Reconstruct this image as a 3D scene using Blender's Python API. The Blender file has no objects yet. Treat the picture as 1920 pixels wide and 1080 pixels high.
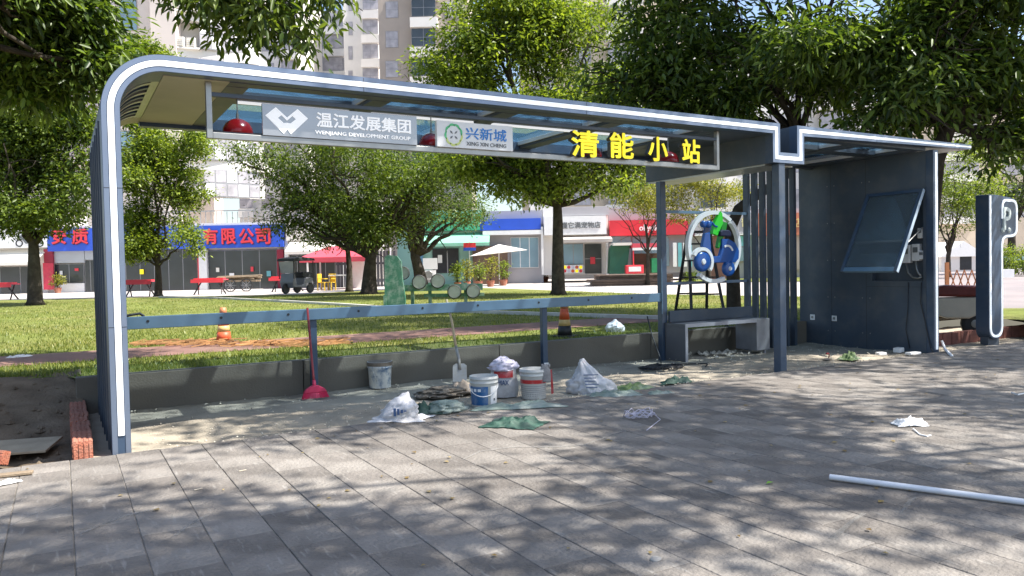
import bpy, math, random
import numpy as np
from mathutils import Matrix, Vector, noise as mnoise
random.seed(7)
rng = np.random.default_rng(7)
sc = bpy.context.scene
COL = sc.collection

# ------------------------------------------------------------------ camera
# world: X along the shelter front, Y away behind it, Z up, metres; the camera stands at X=Y=0
M = np.array([[0.86306, -0.50470, -0.02010], [-0.03129, -0.01369, -0.99942], [0.50413, 0.86319, -0.02761]])
H = 1.35
FPX = 1450.0
cd = bpy.data.cameras.new('camera')
cam = bpy.data.objects.new('camera', cd)
COL.objects.link(cam)
cam.matrix_world = Matrix(((M[0][0], -M[1][0], -M[2][0], 0), (M[0][1], -M[1][1], -M[2][1], 0),
                           (M[0][2], -M[1][2], -M[2][2], H), (0, 0, 0, 1)))
cd.sensor_width = 36
cd.lens = FPX / 1920 * 36
cd.clip_start = 0.05
cd.clip_end = 2000
sc.camera = cam

# ------------------------------------------------------------------ sky, sun, exposure
SUN = Vector((0.50, -0.42, 1.0)).normalized()
w = bpy.data.worlds.new('World')
sc.world = w
w.use_nodes = True
nt = w.node_tree
bg = nt.nodes['Background']
sky = nt.nodes.new('ShaderNodeTexSky')
sky.sky_type = 'NISHITA'
sky.sun_disc = False
sky.sun_elevation = math.asin(SUN.z)
sky.sun_rotation = math.atan2(SUN.x, SUN.y)
sky.air_density = 1.0
sky.dust_density = 1.6
nt.links.new(sky.outputs[0], bg.inputs[0])
bg.inputs[1].default_value = 0.12
sd = bpy.data.lights.new('sun', 'SUN')
sd.energy = 5.0
sd.angle = math.radians(0.53)
sd.color = (1.0, 0.955, 0.885)
so = bpy.data.objects.new('sun', sd)
COL.objects.link(so)
so.rotation_euler = SUN.to_track_quat('Z', 'Y').to_euler()
so.location = (10, -8, 30)
sc.view_settings.view_transform = 'Standard'
sc.view_settings.look = 'None'
sc.view_settings.gamma = 1.0
sc.view_settings.use_curve_mapping = False
sc.view_settings.exposure = 1.13
sc.cycles.max_bounces = 7
sc.cycles.transparent_max_bounces = 10
sc.cycles.caustics_reflective = False
sc.cycles.caustics_refractive = False

# ------------------------------------------------------------------ materials
def _tree(name):
    m = bpy.data.materials.new(name)
    m.use_nodes = True
    t = m.node_tree
    return m, t, t.nodes['Principled BSDF']

def mat(name, col, rough=0.6, metal=0.0, var=0.12, scale=6.0, bump=0.0, bscale=60.0, spec=0.5, dirt=None, dscale=1.2,
        damt=0.5, rnd=0.0, isl=0.0, emit=0.0, alpha=1.0):
    """procedural paint: noise-varied base colour, optional dirt patches, fine bump, per-object / per-island tone"""
    m, t, b = _tree(name)
    N, L = t.nodes, t.links
    tc = N.new('ShaderNodeTexCoord')
    nz = N.new('ShaderNodeTexNoise')
    nz.inputs['Scale'].default_value = scale
    nz.inputs['Detail'].default_value = 5
    L.new(tc.outputs['Object'], nz.inputs['Vector'])
    mr = N.new('ShaderNodeMapRange')
    mr.inputs['From Min'].default_value = 0.3
    mr.inputs['From Max'].default_value = 0.7
    mr.inputs['To Min'].default_value = 1 - var
    mr.inputs['To Max'].default_value = 1 + var
    L.new(nz.outputs[0], mr.inputs[0])
    val = mr.outputs[0]
    def mulnode(a, bsock=None, c=1.0):
        q = N.new('ShaderNodeMath'); q.operation = 'MULTIPLY'
        L.new(a, q.inputs[0])
        if bsock is not None: L.new(bsock, q.inputs[1])
        else: q.inputs[1].default_value = c
        return q.outputs[0]
    if rnd or isl:
        src = N.new('ShaderNodeObjectInfo').outputs['Random'] if rnd else N.new('ShaderNodeNewGeometry').outputs['Random Per Island']
        r2 = N.new('ShaderNodeMapRange')
        a = rnd or isl
        r2.inputs['To Min'].default_value = 1 - a
        r2.inputs['To Max'].default_value = 1 + a
        L.new(src, r2.inputs[0])
        val = mulnode(val, r2.outputs[0])
    sc_ = N.new('ShaderNodeVectorMath'); sc_.operation = 'SCALE'
    sc_.inputs[0].default_value = col[:3]
    L.new(val, sc_.inputs['Scale'])
    out = sc_.outputs[0]
    if dirt is not None:
        n2 = N.new('ShaderNodeTexNoise')
        n2.inputs['Scale'].default_value = dscale
        n2.inputs['Detail'].default_value = 8
        n2.inputs['Roughness'].default_value = 0.65
        L.new(tc.outputs['Object'], n2.inputs['Vector'])
        rr = N.new('ShaderNodeMapRange')
        rr.inputs['From Min'].default_value = 0.46
        rr.inputs['From Max'].default_value = 0.68
        rr.inputs['To Max'].default_value = damt
        L.new(n2.outputs[0], rr.inputs[0])
        mx = N.new('ShaderNodeMix'); mx.data_type = 'RGBA'
        L.new(rr.outputs[0], mx.inputs[0])
        L.new(out, mx.inputs[6])
        mx.inputs[7].default_value = (*dirt, 1)
        out = mx.outputs[2]
    L.new(out, b.inputs['Base Color'])
    b.inputs['Roughness'].default_value = rough
    b.inputs['Metallic'].default_value = metal
    b.inputs['Specular IOR Level'].default_value = spec
    if bump:
        bn = N.new('ShaderNodeTexNoise')
        bn.inputs['Scale'].default_value = bscale
        bn.inputs['Detail'].default_value = 6
        L.new(tc.outputs['Object'], bn.inputs['Vector'])
        bp = N.new('ShaderNodeBump')
        bp.inputs['Strength'].default_value = bump
        bp.inputs['Distance'].default_value = 0.02
        L.new(bn.outputs[0], bp.inputs['Height'])
        L.new(bp.outputs[0], b.inputs['Normal'])
    if emit:
        L.new(out, b.inputs['Emission Color'])
        b.inputs['Emission Strength'].default_value = emit
    if alpha < 1:
        b.inputs['Alpha'].default_value = alpha
    return m

def glass(name, tint, rough=0.03, mixf=0.75, gloss=(0.9, 0.95, 1.0), glow=None):
    """thin pane: tinted see-through plus fresnel mirror"""
    m, t, b = _tree(name)
    N, L = t.nodes, t.links
    N.remove(b)
    tr = N.new('ShaderNodeBsdfTransparent'); tr.inputs[0].default_value = (*tint, 1)
    gl = N.new('ShaderNodeBsdfGlossy'); gl.inputs['Roughness'].default_value = rough; gl.inputs[0].default_value = (*gloss, 1)
    df = N.new('ShaderNodeBsdfTranslucent' if glow else 'ShaderNodeBsdfDiffuse'); df.inputs[0].default_value = (*(glow or [min(1, c * 0.6) for c in tint]), 1)
    m1 = N.new('ShaderNodeMixShader'); m1.inputs[0].default_value = mixf
    L.new(df.outputs[0], m1.inputs[1]); L.new(tr.outputs[0], m1.inputs[2])
    fr = N.new('ShaderNodeFresnel'); fr.inputs[0].default_value = 1.5
    m2 = N.new('ShaderNodeMixShader')
    L.new(fr.outputs[0], m2.inputs[0]); L.new(m1.outputs[0], m2.inputs[1]); L.new(gl.outputs[0], m2.inputs[2])
    L.new(m2.outputs[0], N['Material Output'].inputs[0])
    return m

def leafmat(name, dark, light, trans=0.35):
    m, t, b = _tree(name)
    N, L = t.nodes, t.links
    ge = N.new('ShaderNodeNewGeometry')
    cr = N.new('ShaderNodeValToRGB')
    e = cr.color_ramp.elements
    e[0].color = (*dark, 1); e[1].color = (*light, 1)
    e[0].position = 0.1; e[1].position = 0.95
    L.new(ge.outputs['Random Per Island'], cr.inputs[0])
    L.new(cr.outputs[0], b.inputs['Base Color'])
    b.inputs['Roughness'].default_value = 0.42
    b.inputs['Specular IOR Level'].default_value = 0.4
    tl = N.new('ShaderNodeBsdfTranslucent')
    mul = N.new('ShaderNodeVectorMath'); mul.operation = 'MULTIPLY'
    mul.inputs[1].default_value = (1.5, 1.5, 0.5)
    L.new(cr.outputs[0], mul.inputs[0]); L.new(mul.outputs[0], tl.inputs[0])
    mx = N.new('ShaderNodeMixShader'); mx.inputs[0].default_value = trans
    L.new(b.outputs[0], mx.inputs[1]); L.new(tl.outputs[0], mx.inputs[2])
    L.new(mx.outputs[0], N['Material Output'].inputs[0])
    return m

NAVY = mat('navy_paint', (0.050, 0.082, 0.135), 0.42, 0.2, 0.14, 2.2, dirt=(0.20, 0.19, 0.17), dscale=3.1, damt=0.28, bump=0.02, bscale=90)
NAVYD = mat('charcoal_navy_sheet', (0.058, 0.078, 0.106), 0.5, 0.1, 0.2, 1.3, dirt=(0.17, 0.165, 0.15), dscale=2.4, damt=0.32, bump=0.03, bscale=200)
NAVYSUN = mat('sunlit_navy_paint', (0.13, 0.215, 0.30), 0.42, 0.2, 0.10, 5, dirt=(0.25, 0.25, 0.24), dscale=4, damt=0.12)  # the navy paint made paler for the sun on the rail
SILVER = mat('silver_edge', (0.20, 0.245, 0.33), 0.35, 0.5, 0.06, 4, dirt=(0.2, 0.2, 0.2), damt=0.1)
STRIP = mat('white_light_strip', (0.86, 0.90, 0.95), 0.3, 0, 0.02, 3, emit=0.22)  # strip is unlit; faint glow added to keep it evenly white
WHITE = mat('white_paint', (0.80, 0.80, 0.79), 0.45, 0, 0.04, 5)
BOUNCED = mat('bounce_lit_soffit', (0.50, 0.45, 0.30), 0.55, 0, 0.08, 3)  # beige of light bounced onto the soffit, put into its colour
GREYM = mat('brushed_grey', (0.33, 0.33, 0.32), 0.35, 0.7, 0.08, 12)
PLATE = mat('grey_plate', (0.36, 0.36, 0.37), 0.22, 0.55, 0.05, 3)
BLACK = mat('black_plastic', (0.02, 0.02, 0.022), 0.5, 0, 0.1, 10)
DARK = mat('dark_void', (0.025, 0.027, 0.03), 0.7, 0, 0.2, 4)
YELLOW = mat('yellow_acrylic', (0.90, 0.74, 0.015), 0.3, 0, 0.03, 4, emit=0.28)  # glow added to brighten the characters, no lamp behind them
RED = mat('red_gloss', (0.24, 0.008, 0.012), 0.22, 0, 0.05, 4)
BLUE = mat('blue_lacquer', (0.015, 0.085, 0.32), 0.25, 0, 0.06, 5)
GREEN = mat('bright_green_acrylic', (0.03, 0.62, 0.03), 0.35, 0, 0.04, 5)
SKYLT = glass('skylight_glass', (0.82, 0.91, 0.97), 0.04, 0.78, glow=(0.22, 0.50, 0.78))
PANE = glass('flap_glass', (0.42, 0.54, 0.62), 0.04, 0.68)
LEDOFF = mat('lamp_tube', (0.9, 0.92, 0.95), 0.3, 0, 0.02, 4, emit=0.35)

# ------------------------------------------------------------------ mesh helpers
class MB:
    def __init__(self):
        self.v = []; self.f = []
    def add(self, vs, fs):
        o = len(self.v)
        self.v += [tuple(p) for p in vs]
        self.f += [tuple(i + o for i in f) for f in fs]
        return self
    def box(self, x0, x1, y0, y1, z0, z1):
        return self.add([(x0, y0, z0), (x1, y0, z0), (x1, y1, z0), (x0, y1, z0), (x0, y0, z1), (x1, y0, z1), (x1, y1, z1), (x0, y1, z1)],
                        [(0, 3, 2, 1), (4, 5, 6, 7), (0, 1, 5, 4), (1, 2, 6, 5), (2, 3, 7, 6), (3, 0, 4, 7)])
    def bar(self, a, b, wx, wy=None, up=(0, 0, 1)):
        """square bar from a to b"""
        wy = wx if wy is None else wy
        a = Vector(a); b = Vector(b); d = (b - a).normalized()
        u = Vector(up)
        if abs(d.dot(u)) > 0.95: u = Vector((0, 1, 0))
        s = d.cross(u).normalized() * wx / 2
        t = s.cross(d).normalized() * wy / 2
        vs = [p + i * s + j * t for p in (a, b) for i, j in ((-1, -1), (1, -1), (1, 1), (-1, 1))]
        return self.add(vs, [(0, 1, 2, 3), (7, 6, 5, 4), (0, 4, 5, 1), (1, 5, 6, 2), (2, 6, 7, 3), (3, 7, 4, 0)])
    def tube(self, pts, rads, n=8, caps=True):
        pts = [Vector(p) for p in pts]
        if not hasattr(rads, '__len__'): rads = [rads] * len(pts)
        o = len(self.v)
        ref = Vector((0.13, 0.21, 1)).normalized()
        prev = None
        for i, p in enumerate(pts):
            d = (pts[min(i + 1, len(pts) - 1)] - pts[max(i - 1, 0)])
            d = d.normalized() if d.length > 1e-9 else Vector((0, 0, 1))
            if prev is None:
                s = d.cross(ref if abs(d.dot(ref)) < 0.9 else Vector((1, 0, 0))).normalized()
            else:
                s = (prev - d * prev.dot(d)).normalized()
            prev = s
            t = d.cross(s)
            for k in range(n):
                a = 2 * math.pi * k / n
                q = p + (s * math.cos(a) + t * math.sin(a)) * rads[i]
                self.v.append(tuple(q))
        for i in range(len(pts) - 1):
            for k in range(n):
                a = o + i * n + k; b = o + i * n + (k + 1) % n
                self.f.append((a, b, b + n, a + n))
        if caps:
            self.f.append(tuple(o + k for k in range(n))[::-1])
            e = o + (len(pts) - 1) * n
            self.f.append(tuple(e + k for k in range(n)))
        return self
    def lathe(self, prof, n=20, c=(0, 0, 0), ax='z', closed=True):
        o = len(self.v)
        for r, h in prof:
            for k in range(n):
                a = 2 * math.pi * k / n
                x, y = r * math.cos(a), r * math.sin(a)
                p = {'z': (x, y, h), 'y': (x, h, y), 'x': (h, x, y)}[ax]
                self.v.append((c[0] + p[0], c[1] + p[1], c[2] + p[2]))
        for i in range(len(prof) - 1):
            for k in range(n):
                a = o + i * n + k; b = o + i * n + (k + 1) % n
                self.f.append((a, b, b + n, a + n))
        if closed:
            self.f.append(tuple(o + k for k in range(n))[::-1])
            e = o + (len(prof) - 1) * n
            self.f.append(tuple(e + k for k in range(n)))
        return self
    def prism(self, poly, y0, y1, plane='xz'):
        """polygon in a plane, extruded along the third axis"""
        n = len(poly)
        def P(a, b, c): return {'xz': (a, c, b), 'xy': (a, b, c), 'yz': (c, a, b)}[plane]
        self.add([P(a, b, y0) for a, b in poly] + [P(a, b, y1) for a, b in poly],
                 [tuple(range(n)), tuple(range(n, 2 * n))[::-1]] + [(i, i + n, (i + 1) % n + n, (i + 1) % n) for i in range(n)])
        return self
    def band(self, A, B, y0, y1, ends=True):
        """ribbon between two matching xz polylines, extruded in y"""
        n = len(A)
        vs = [(p[0], y, p[1]) for y in (y0, y1) for L_ in (A, B) for p in L_]
        fs = []
        for i in range(n - 1):
            a0, a1, b0, b1 = i, i + 1, n + i, n + i + 1
            c0, c1, d0, d1 = 2 * n + i, 2 * n + i + 1, 3 * n + i, 3 * n + i + 1
            fs += [(a0, b0, b1, a1), (c0, c1, d1, d0), (a0, a1, c1, c0), (b0, d0, d1, b1)]
        if ends:
            fs += [(0, 2 * n, 3 * n, n), (n - 1, 2 * n - 1, 4 * n - 1, 3 * n - 1)]
        return self.add(vs, fs)
    def mesh(self, name, m, smooth=False):
        me = bpy.data.meshes.new(name)
        me.from_pydata(self.v, [], self.f)
        if m is not None: me.materials.append(m)
        if smooth: me.shade_smooth()
        import bmesh
        bm = bmesh.new(); bm.from_mesh(me)
        bmesh.ops.recalc_face_normals(bm, faces=bm.faces)
        bm.to_mesh(me); bm.free()
        return me
    def build(self, name, m, parent=None, smooth=False, bevel=0.0):
        o = bpy.data.objects.new(name, self.mesh(name, m, smooth))
        COL.objects.link(o)
        if parent is not None: o.parent = parent
        if bevel:
            b = o.modifiers.new('bevel', 'BEVEL'); b.width = bevel; b.segments = 2; b.limit_method = 'ANGLE'
        if smooth == 'auto':
            pass
        return o

def tag(o, label=None, cat=None, group=None, kind=None):
    if label: o['label'] = label
    if cat: o['category'] = cat
    if group: o['group'] = group
    if kind: o['kind'] = kind
    return o

def thing(name, label, cat, loc=(0, 0, 0), rz=0.0, group=None):
    o = bpy.data.objects.new(name, None)
    o.empty_display_size = 0.2
    COL.objects.link(o)
    o.location = loc
    o.rotation_euler = (0, 0, rz)
    return tag(o, label, cat, group)

def obj(name, me, parent=None, loc=(0, 0, 0), rot=(0, 0, 0), scl=(1, 1, 1)):
    o = bpy.data.objects.new(name, me)
    COL.objects.link(o)
    o.location = loc; o.rotation_euler = rot; o.scale = scl
    if parent is not None: o.parent = parent
    return o

def copy_tree(o, parent=None):
    c = o.copy(); COL.objects.link(c)
    if parent is not None: c.parent = parent
    for ch in list(o.children): copy_tree(ch, c)
    return c

def npmesh(name, verts, quads, m, parent=None):
    """fast mesh from numpy arrays; quads (n, k)"""
    me = bpy.data.meshes.new(name)
    nf, k = quads.shape
    me.vertices.add(len(verts)); me.vertices.foreach_set('co', verts.astype(np.float32).ravel())
    me.loops.add(nf * k); me.loops.foreach_set('vertex_index', quads.astype(np.int32).ravel())
    me.polygons.add(nf); me.polygons.foreach_set('loop_start', np.arange(0, nf * k, k, dtype=np.int32))
    me.update(calc_edges=True); me.validate()
    me.materials.append(m)
    o = bpy.data.objects.new(name, me); COL.objects.link(o)
    if parent is not None: o.parent = parent
    return o

def text(name, s, m, parent, cx, cz, width, height, y=0.0, depth=0.012, bold=0.0, mirror=False):
    """lettering mesh in the XZ plane facing -Y, fitted to width x height around (cx, cz), back at y"""
    cu = bpy.data.curves.new(name, 'FONT')
    cu.body = s; cu.size = 1.0; cu.extrude = 0.05; cu.resolution_u = 3
    o = bpy.data.objects.new(name, cu); COL.objects.link(o)
    dg = bpy.context.evaluated_depsgraph_get()
    me = bpy.data.meshes.new_from_object(o.evaluated_get(dg))
    bpy.data.objects.remove(o); bpy.data.curves.remove(cu)
    co = np.zeros(len(me.vertices) * 3); me.vertices.foreach_get('co', co); co = co.reshape(-1, 3)
    lo, hi = co.min(0), co.max(0)
    q = np.empty_like(co)
    q[:, 0] = cx + ((co[:, 0] - lo[0]) / (hi[0] - lo[0]) - 0.5) * width
    q[:, 2] = cz + ((co[:, 1] - lo[1]) / (hi[1] - lo[1]) - 0.5) * height
    q[:, 1] = y - (co[:, 2] - lo[2]) / max(1e-6, hi[2] - lo[2]) * depth
    me.vertices.foreach_set('co', q.ravel()); me.update()
    if bold:
        # heavier strokes: shifted copies of the glyphs, each a hair further forward
        nv = len(q); polys = [tuple(p.vertices) for p in me.polygons]
        e = bold * height * 0.9
        vs = []; fs = []
        for i, (a, b) in enumerate(((0, 0), (e, 0), (-e, 0), (0, e), (0, -e), (e * .7, e * .7), (-e * .7, e * .7), (e * .7, -e * .7), (-e * .7, -e * .7))):
            c = q.copy(); c[:, 0] += a; c[:, 2] += b
            c[:, 1] -= np.where(c[:, 1] < y - depth * 0.5, 0.0003 * i * max(1.0, depth / 0.02), 0)
            vs += [tuple(r) for r in c]; fs += [tuple(k + nv * i for k in p) for p in polys]
        bpy.data.meshes.remove(me)
        me = bpy.data.meshes.new(name); me.from_pydata(vs, [], fs)
    me.materials.clear(); me.materials.append(m)
    t = bpy.data.objects.new(name, me); COL.objects.link(t)
    if parent is not None: t.parent = parent
    return t

# pixel of the 1920x1080 photograph -> metres
def ray(x, y): return M.T @ np.array([x - 960.0, y - 540.0, FPX])
FW = np.array([M[2][0], M[2][1]]); FW /= np.linalg.norm(FW)          # heading of the view over the ground
RT = np.array([FW[1], -FW[0]])
YAW = math.atan2(RT[1], RT[0])
def gnd(x, y, z=0.0):
    d = ray(x, y); p = d * ((z - H) / d[2]); return Vector((p[0], p[1], z))
def P(x, y, V):
    d = ray(x, y); p = d * (V / (d[0] * FW[0] + d[1] * FW[1])); return Vector((p[0], p[1], p[2] + H))
def project(p):
    q = M @ (np.array(p, float) - np.array([0, 0, H])); return 960 + FPX * q[0] / q[2], 540 + FPX * q[1] / q[2], q[2]
def fbm(x, y, z=0.0, o=4): return mnoise.fractal(Vector((x, y, z)), 1.0, 2.0, o)
# ================================================================== the ground
LZ = 0.30                                                    # level of the lawn and of everything beyond it
def paver_mat(name, rnd=0.0, isl=0.0):
    m = mat(name, (0.200, 0.180, 0.160), 0.8, 0, 0.32, 3.4, bump=0.8, bscale=38, spec=0.3, dirt=(0.29, 0.268, 0.24), dscale=1.1, damt=0.6, rnd=rnd, isl=isl)
    t = m.node_tree; N, L = t.nodes, t.links; b = N['Principled BSDF']
    # pale scuffs and dark damp stains across the stones, in world position
    src = b.inputs['Base Color'].links[0].from_socket
    ge = N.new('ShaderNodeNewGeometry')
    mp = N.new('ShaderNodeMapping'); mp.inputs['Scale'].default_value = (7, 1.1, 1); mp.inputs['Rotation'].default_value = (0, 0, 0.7)
    L.new(ge.outputs['Position'], mp.inputs[0])
    n1 = N.new('ShaderNodeTexNoise'); n1.inputs['Scale'].default_value = 4.0; n1.inputs['Detail'].default_value = 9
    L.new(mp.outputs[0], n1.inputs['Vector'])
    r1 = N.new('ShaderNodeMapRange'); r1.inputs['From Min'].default_value = 0.60; r1.inputs['From Max'].default_value = 0.74; r1.inputs['To Max'].default_value = 0.55
    L.new(n1.outputs[0], r1.inputs[0])
    m1 = N.new('ShaderNodeMix'); m1.data_type = 'RGBA'; m1.inputs[7].default_value = (0.40, 0.38, 0.345, 1)
    L.new(r1.outputs[0], m1.inputs[0]); L.new(src, m1.inputs[6])
    n2 = N.new('ShaderNodeTexNoise'); n2.inputs['Scale'].default_value = 0.55; n2.inputs['Detail'].default_value = 7
    L.new(ge.outputs['Position'], n2.inputs['Vector'])
    r2 = N.new('ShaderNodeMapRange'); r2.inputs['From Min'].default_value = 0.45; r2.inputs['From Max'].default_value = 0.66; r2.inputs['To Max'].default_value = 0.5
    L.new(n2.outputs[0], r2.inputs[0])
    m2 = N.new('ShaderNodeMix'); m2.data_type = 'RGBA'; m2.inputs[7].default_value = (0.115, 0.100, 0.088, 1)
    L.new(r2.outputs[0], m2.inputs[0]); L.new(m1.outputs[2], m2.inputs[6])
    L.new(m2.outputs[2], b.inputs['Base Color'])
    return m
PAVER = paver_mat('granite_paver', rnd=0.20)
PAVERI = paver_mat('granite_paver_far', isl=0.20)
JOINT = mat('joint_sand', (0.24, 0.215, 0.18), 0.9, 0, 0.6, 2.5, bump=0.4, bscale=80)
SAND = mat('trodden_sand', (0.40, 0.35, 0.275), 0.92, 0, 0.16, 3, bump=0.55, bscale=55, spec=0.15, dirt=(0.19, 0.168, 0.138), dscale=1.5, damt=0.9)
SOIL = mat('dark_soil', (0.15, 0.115, 0.08), 0.95, 0, 0.3, 4, bump=0.8, bscale=30, spec=0.1, dirt=(0.24, 0.20, 0.15), dscale=1.5, damt=0.5)
CONC = mat('plaza_concrete', (0.46, 0.42, 0.39), 0.85, 0, 0.12, 0.35, bump=0.2, bscale=20, dirt=(0.34, 0.31, 0.29), dscale=0.15, damt=0.5)
ASPH = mat('pinkish_asphalt', (0.24, 0.21, 0.21), 0.9, 0, 0.14, 0.4, bump=0.3, bscale=30, dirt=(0.33, 0.24, 0.22), dscale=0.1, damt=0.5)
TURF = mat('turf', (0.150, 0.175, 0.045), 0.95, 0, 0.3, 1.4, bump=0.9, bscale=40, spec=0.1, dirt=(0.25, 0.20, 0.09), dscale=0.35, damt=0.55)
REDP = mat('red_path_paving', (0.21, 0.115, 0.09), 0.9, 0, 0.2, 2.2, bump=0.4, bscale=40, dirt=(0.22, 0.17, 0.12), dscale=0.8, damt=0.5)
WALLG = mat('grey_render', (0.145, 0.128, 0.10), 0.85, 0, 0.18, 3, bump=0.25, bscale=50, dirt=(0.08, 0.074, 0.065), dscale=1.5, damt=0.5)
KERBC = mat('pale_kerb', (0.52, 0.50, 0.46), 0.8, 0, 0.15, 3, bump=0.2)

# base ground reaching the horizon
tag(MB().add([(-600, -400, -0.10), (900, -400, -0.10), (900, 6.4, -0.10), (-600, 6.4, -0.10)], [(0, 1, 2, 3)]).build('ground', SOIL), kind='structure')
pl = MB().add([(-600, 18, LZ - 0.05), (9.0, 18, LZ - 0.05), (13.0, 9.0, LZ - 0.05), (24, 6.9, LZ - 0.06), (900, 6.9, LZ - 0.05), (900, 1500, LZ - 0.05), (-600, 1500, LZ - 0.05)], [(0, 1, 2, 3, 4, 5, 6)]).build('plaza', CONC)
tag(pl, kind='structure')

# pavement of granite slabs 0.30 x 0.60 in running bond, joints along the depth
YE = 6.50
pav = tag(MB().add([(-30, -8, -0.0065), (60, -8, -0.0065), (60, YE - 0.01, -0.0065), (-30, YE - 0.01, -0.0065)], [(0, 1, 2, 3)]).build('pavement', JOINT), kind='structure')
def slab(w, d, m, name):
    g = 0.0022; c = 0.003; t = 0.0
    x, y = w / 2 - g, d / 2 - g
    b = MB()
    b.add([(-x, -y, -0.05), (x, -y, -0.05), (x, y, -0.05), (-x, y, -0.05), (-x, -y, -c), (x, -y, -c), (x, y, -c), (-x, y, -c),
           (-x + c, -y + c, t), (x - c, -y + c, t), (x - c, y - c, t), (-x + c, y - c, t)],
          [(0, 1, 5, 4), (1, 2, 6, 5), (2, 3, 7, 6), (3, 0, 4, 7), (4, 5, 9, 8), (5, 6, 10, 9), (6, 7, 11, 10), (7, 4, 8, 11), (8, 9, 10, 11)])
    return b.mesh(name, m)
cells = []
for k in range(-34, 60):
    x0 = 0.02 + 0.30 * k
    off = 3.79 if k % 2 == 1 else 3.49
    for j in range(-12, 8):
        y0 = off + 0.6 * j; y1 = min(y0 + 0.6, YE)
        if y1 - y0 < 0.05 or y0 < 0.3: continue
        cs = [project((x0 + a * 0.3, y0 + b * (y1 - y0), 0)) for a, b in ((0, 0), (1, 0), (1, 1), (0, 1))]
        ok = all(c[2] > 0.4 for c in cs)
        area = 0.0; vis = False
        if ok:
            area = abs(sum(cs[i][0] * cs[(i + 1) % 4][1] - cs[(i + 1) % 4][0] * cs[i][1] for i in range(4))) / 2
            xs = [c[0] for c in cs]; ys = [c[1] for c in cs]
            vis = max(xs) > 0 and min(xs) < 1920 and max(ys) > 0 and min(ys) < 1080
        cells.append((area if vis else -1, x0, y0, y1))
cells.sort(key=lambda c: -c[0])
SL = {}
rest = MB()
for i, (a, x0, y0, y1) in enumerate(cells):
    cx, cy, d = x0 + 0.15, (y0 + y1) / 2, y1 - y0
    dz = random.uniform(-0.0016, 0.0016); rx = random.uniform(-0.002, 0.002); ry = random.uniform(-0.003, 0.003)
    if i < 300 and a > 0:
        key = round(d, 3)
        if key not in SL: SL[key] = slab(0.30, d, PAVER, 'paver')
        obj('paver', SL[key], pav, (cx, cy, dz), (rx, ry, random.uniform(-0.002, 0.002)))
    else:
        x, y = 0.1472, d / 2 - 0.0028
        rest.add([(cx + u * x, cy + v * y, dz + ry * u * x + z) for z in (-0.04, 0) for u, v in ((-1, -1), (1, -1), (1, 1), (-1, 1))],
                 [(4, 5, 6, 7), (0, 1, 5, 4), (1, 2, 6, 5), (2, 3, 7, 6), (3, 0, 4, 7)])
tag(rest.build('paver_field', PAVERI, pav), kind='stuff')

# pale cement smears and tyre scuffs dried on the slabs
SMEAR = mat('cement_smear', (0.30, 0.285, 0.26), 0.9, 0, 0.4, 9, alpha=0.45)
for pts in ([(868, 862), (900, 846), (960, 838), (1040, 838), (1095, 834), (1140, 818), (1180, 806)], [(150, 1000), (230, 968), (300, 952)], [(330, 1004), (352, 985), (388, 966)],
            [(1330, 840), (1380, 850), (1450, 856)], [(20, 985), (60, 965), (110, 948)], [(1690, 960), (1706, 940), (1718, 932)], [(1560, 1010), (1600, 975), (1622, 962)]):
    g_ = [gnd(x, y, 0.0024) for x, y in pts]
    b = MB(); wd = random.uniform(0.008, 0.02)
    for i, p in enumerate(g_):
        d = (g_[min(i + 1, len(g_) - 1)] - g_[max(i - 1, 0)]); s = Vector((-d.y, d.x, 0)).normalized() * wd * random.uniform(0.5, 1.3)
        b.v += [tuple(p + s), tuple(p - s)]
    b.f += [(2 * i, 2 * i + 1, 2 * i + 3, 2 * i + 2) for i in range(len(g_) - 1)]
    b.build('cement_smear', SMEAR, pav)

# trodden sand of the building site, from the slabs back to the low wall
def field(name, x0, x1, y0, y1, nx, ny, zf, m):
    xs = np.linspace(x0, x1, nx); ys = np.linspace(y0, y1, ny)
    v = [(x, y, zf(x, y)) for y in ys for x in xs]
    f = [(j * nx + i, j * nx + i + 1, (j + 1) * nx + i + 1, (j + 1) * nx + i) for j in range(ny - 1) for i in range(nx - 1)]
    b = MB().add(v, f)
    return b.build(name, m, smooth=True)
def zsand(x, y):
    e = min(1.0, max(0.0, (y - 6.46) / 0.25))
    return -0.018 - 0.022 * e + 0.022 * fbm(x * 1.4, y * 1.8) + 0.008 * fbm(x * 7, y * 7, 3)
tag(field('sand_ground', 0.16, 16.0, 6.46, 8.95, 230, 46, zsand, SAND), kind='structure')
def zsoil(x, y):
    base = -0.10 + 0.05 * fbm(x * 1.1, y * 1.1, 5) + 0.02 * fbm(x * 6, y * 6, 8)
    up = max(0.0, min(1.0, (y - 8.0) / 1.3))
    return base * (1 - up) + (LZ + 0.015 + 0.03 * fbm(x * 2, y * 2, 2)) * up
tag(field('soil_bank', -9.0, 0.16, 6.40, 9.6, 110, 50, zsoil, SOIL), kind='structure')
def zright(x, y):
    up = max(0.0, min(1.0, (y - 7.3) / 1.6))
    return -0.03 + 0.012 * fbm(x * 2, y * 2, 9) + up * (LZ - 0.02)
tag(field('dirt_verge', 16.0, 40.0, 6.46, 9.2, 40, 20, zright, SAND), kind='structure')
tag(MB().add([(11.0, 8.95, 0.10), (16.0, 8.95, 0.10), (16.2, 9.3, LZ - 0.03), (11.0, 9.3, LZ - 0.03)], [(0, 1, 2, 3)]).build('verge_bank', SAND), kind='structure')

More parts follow.
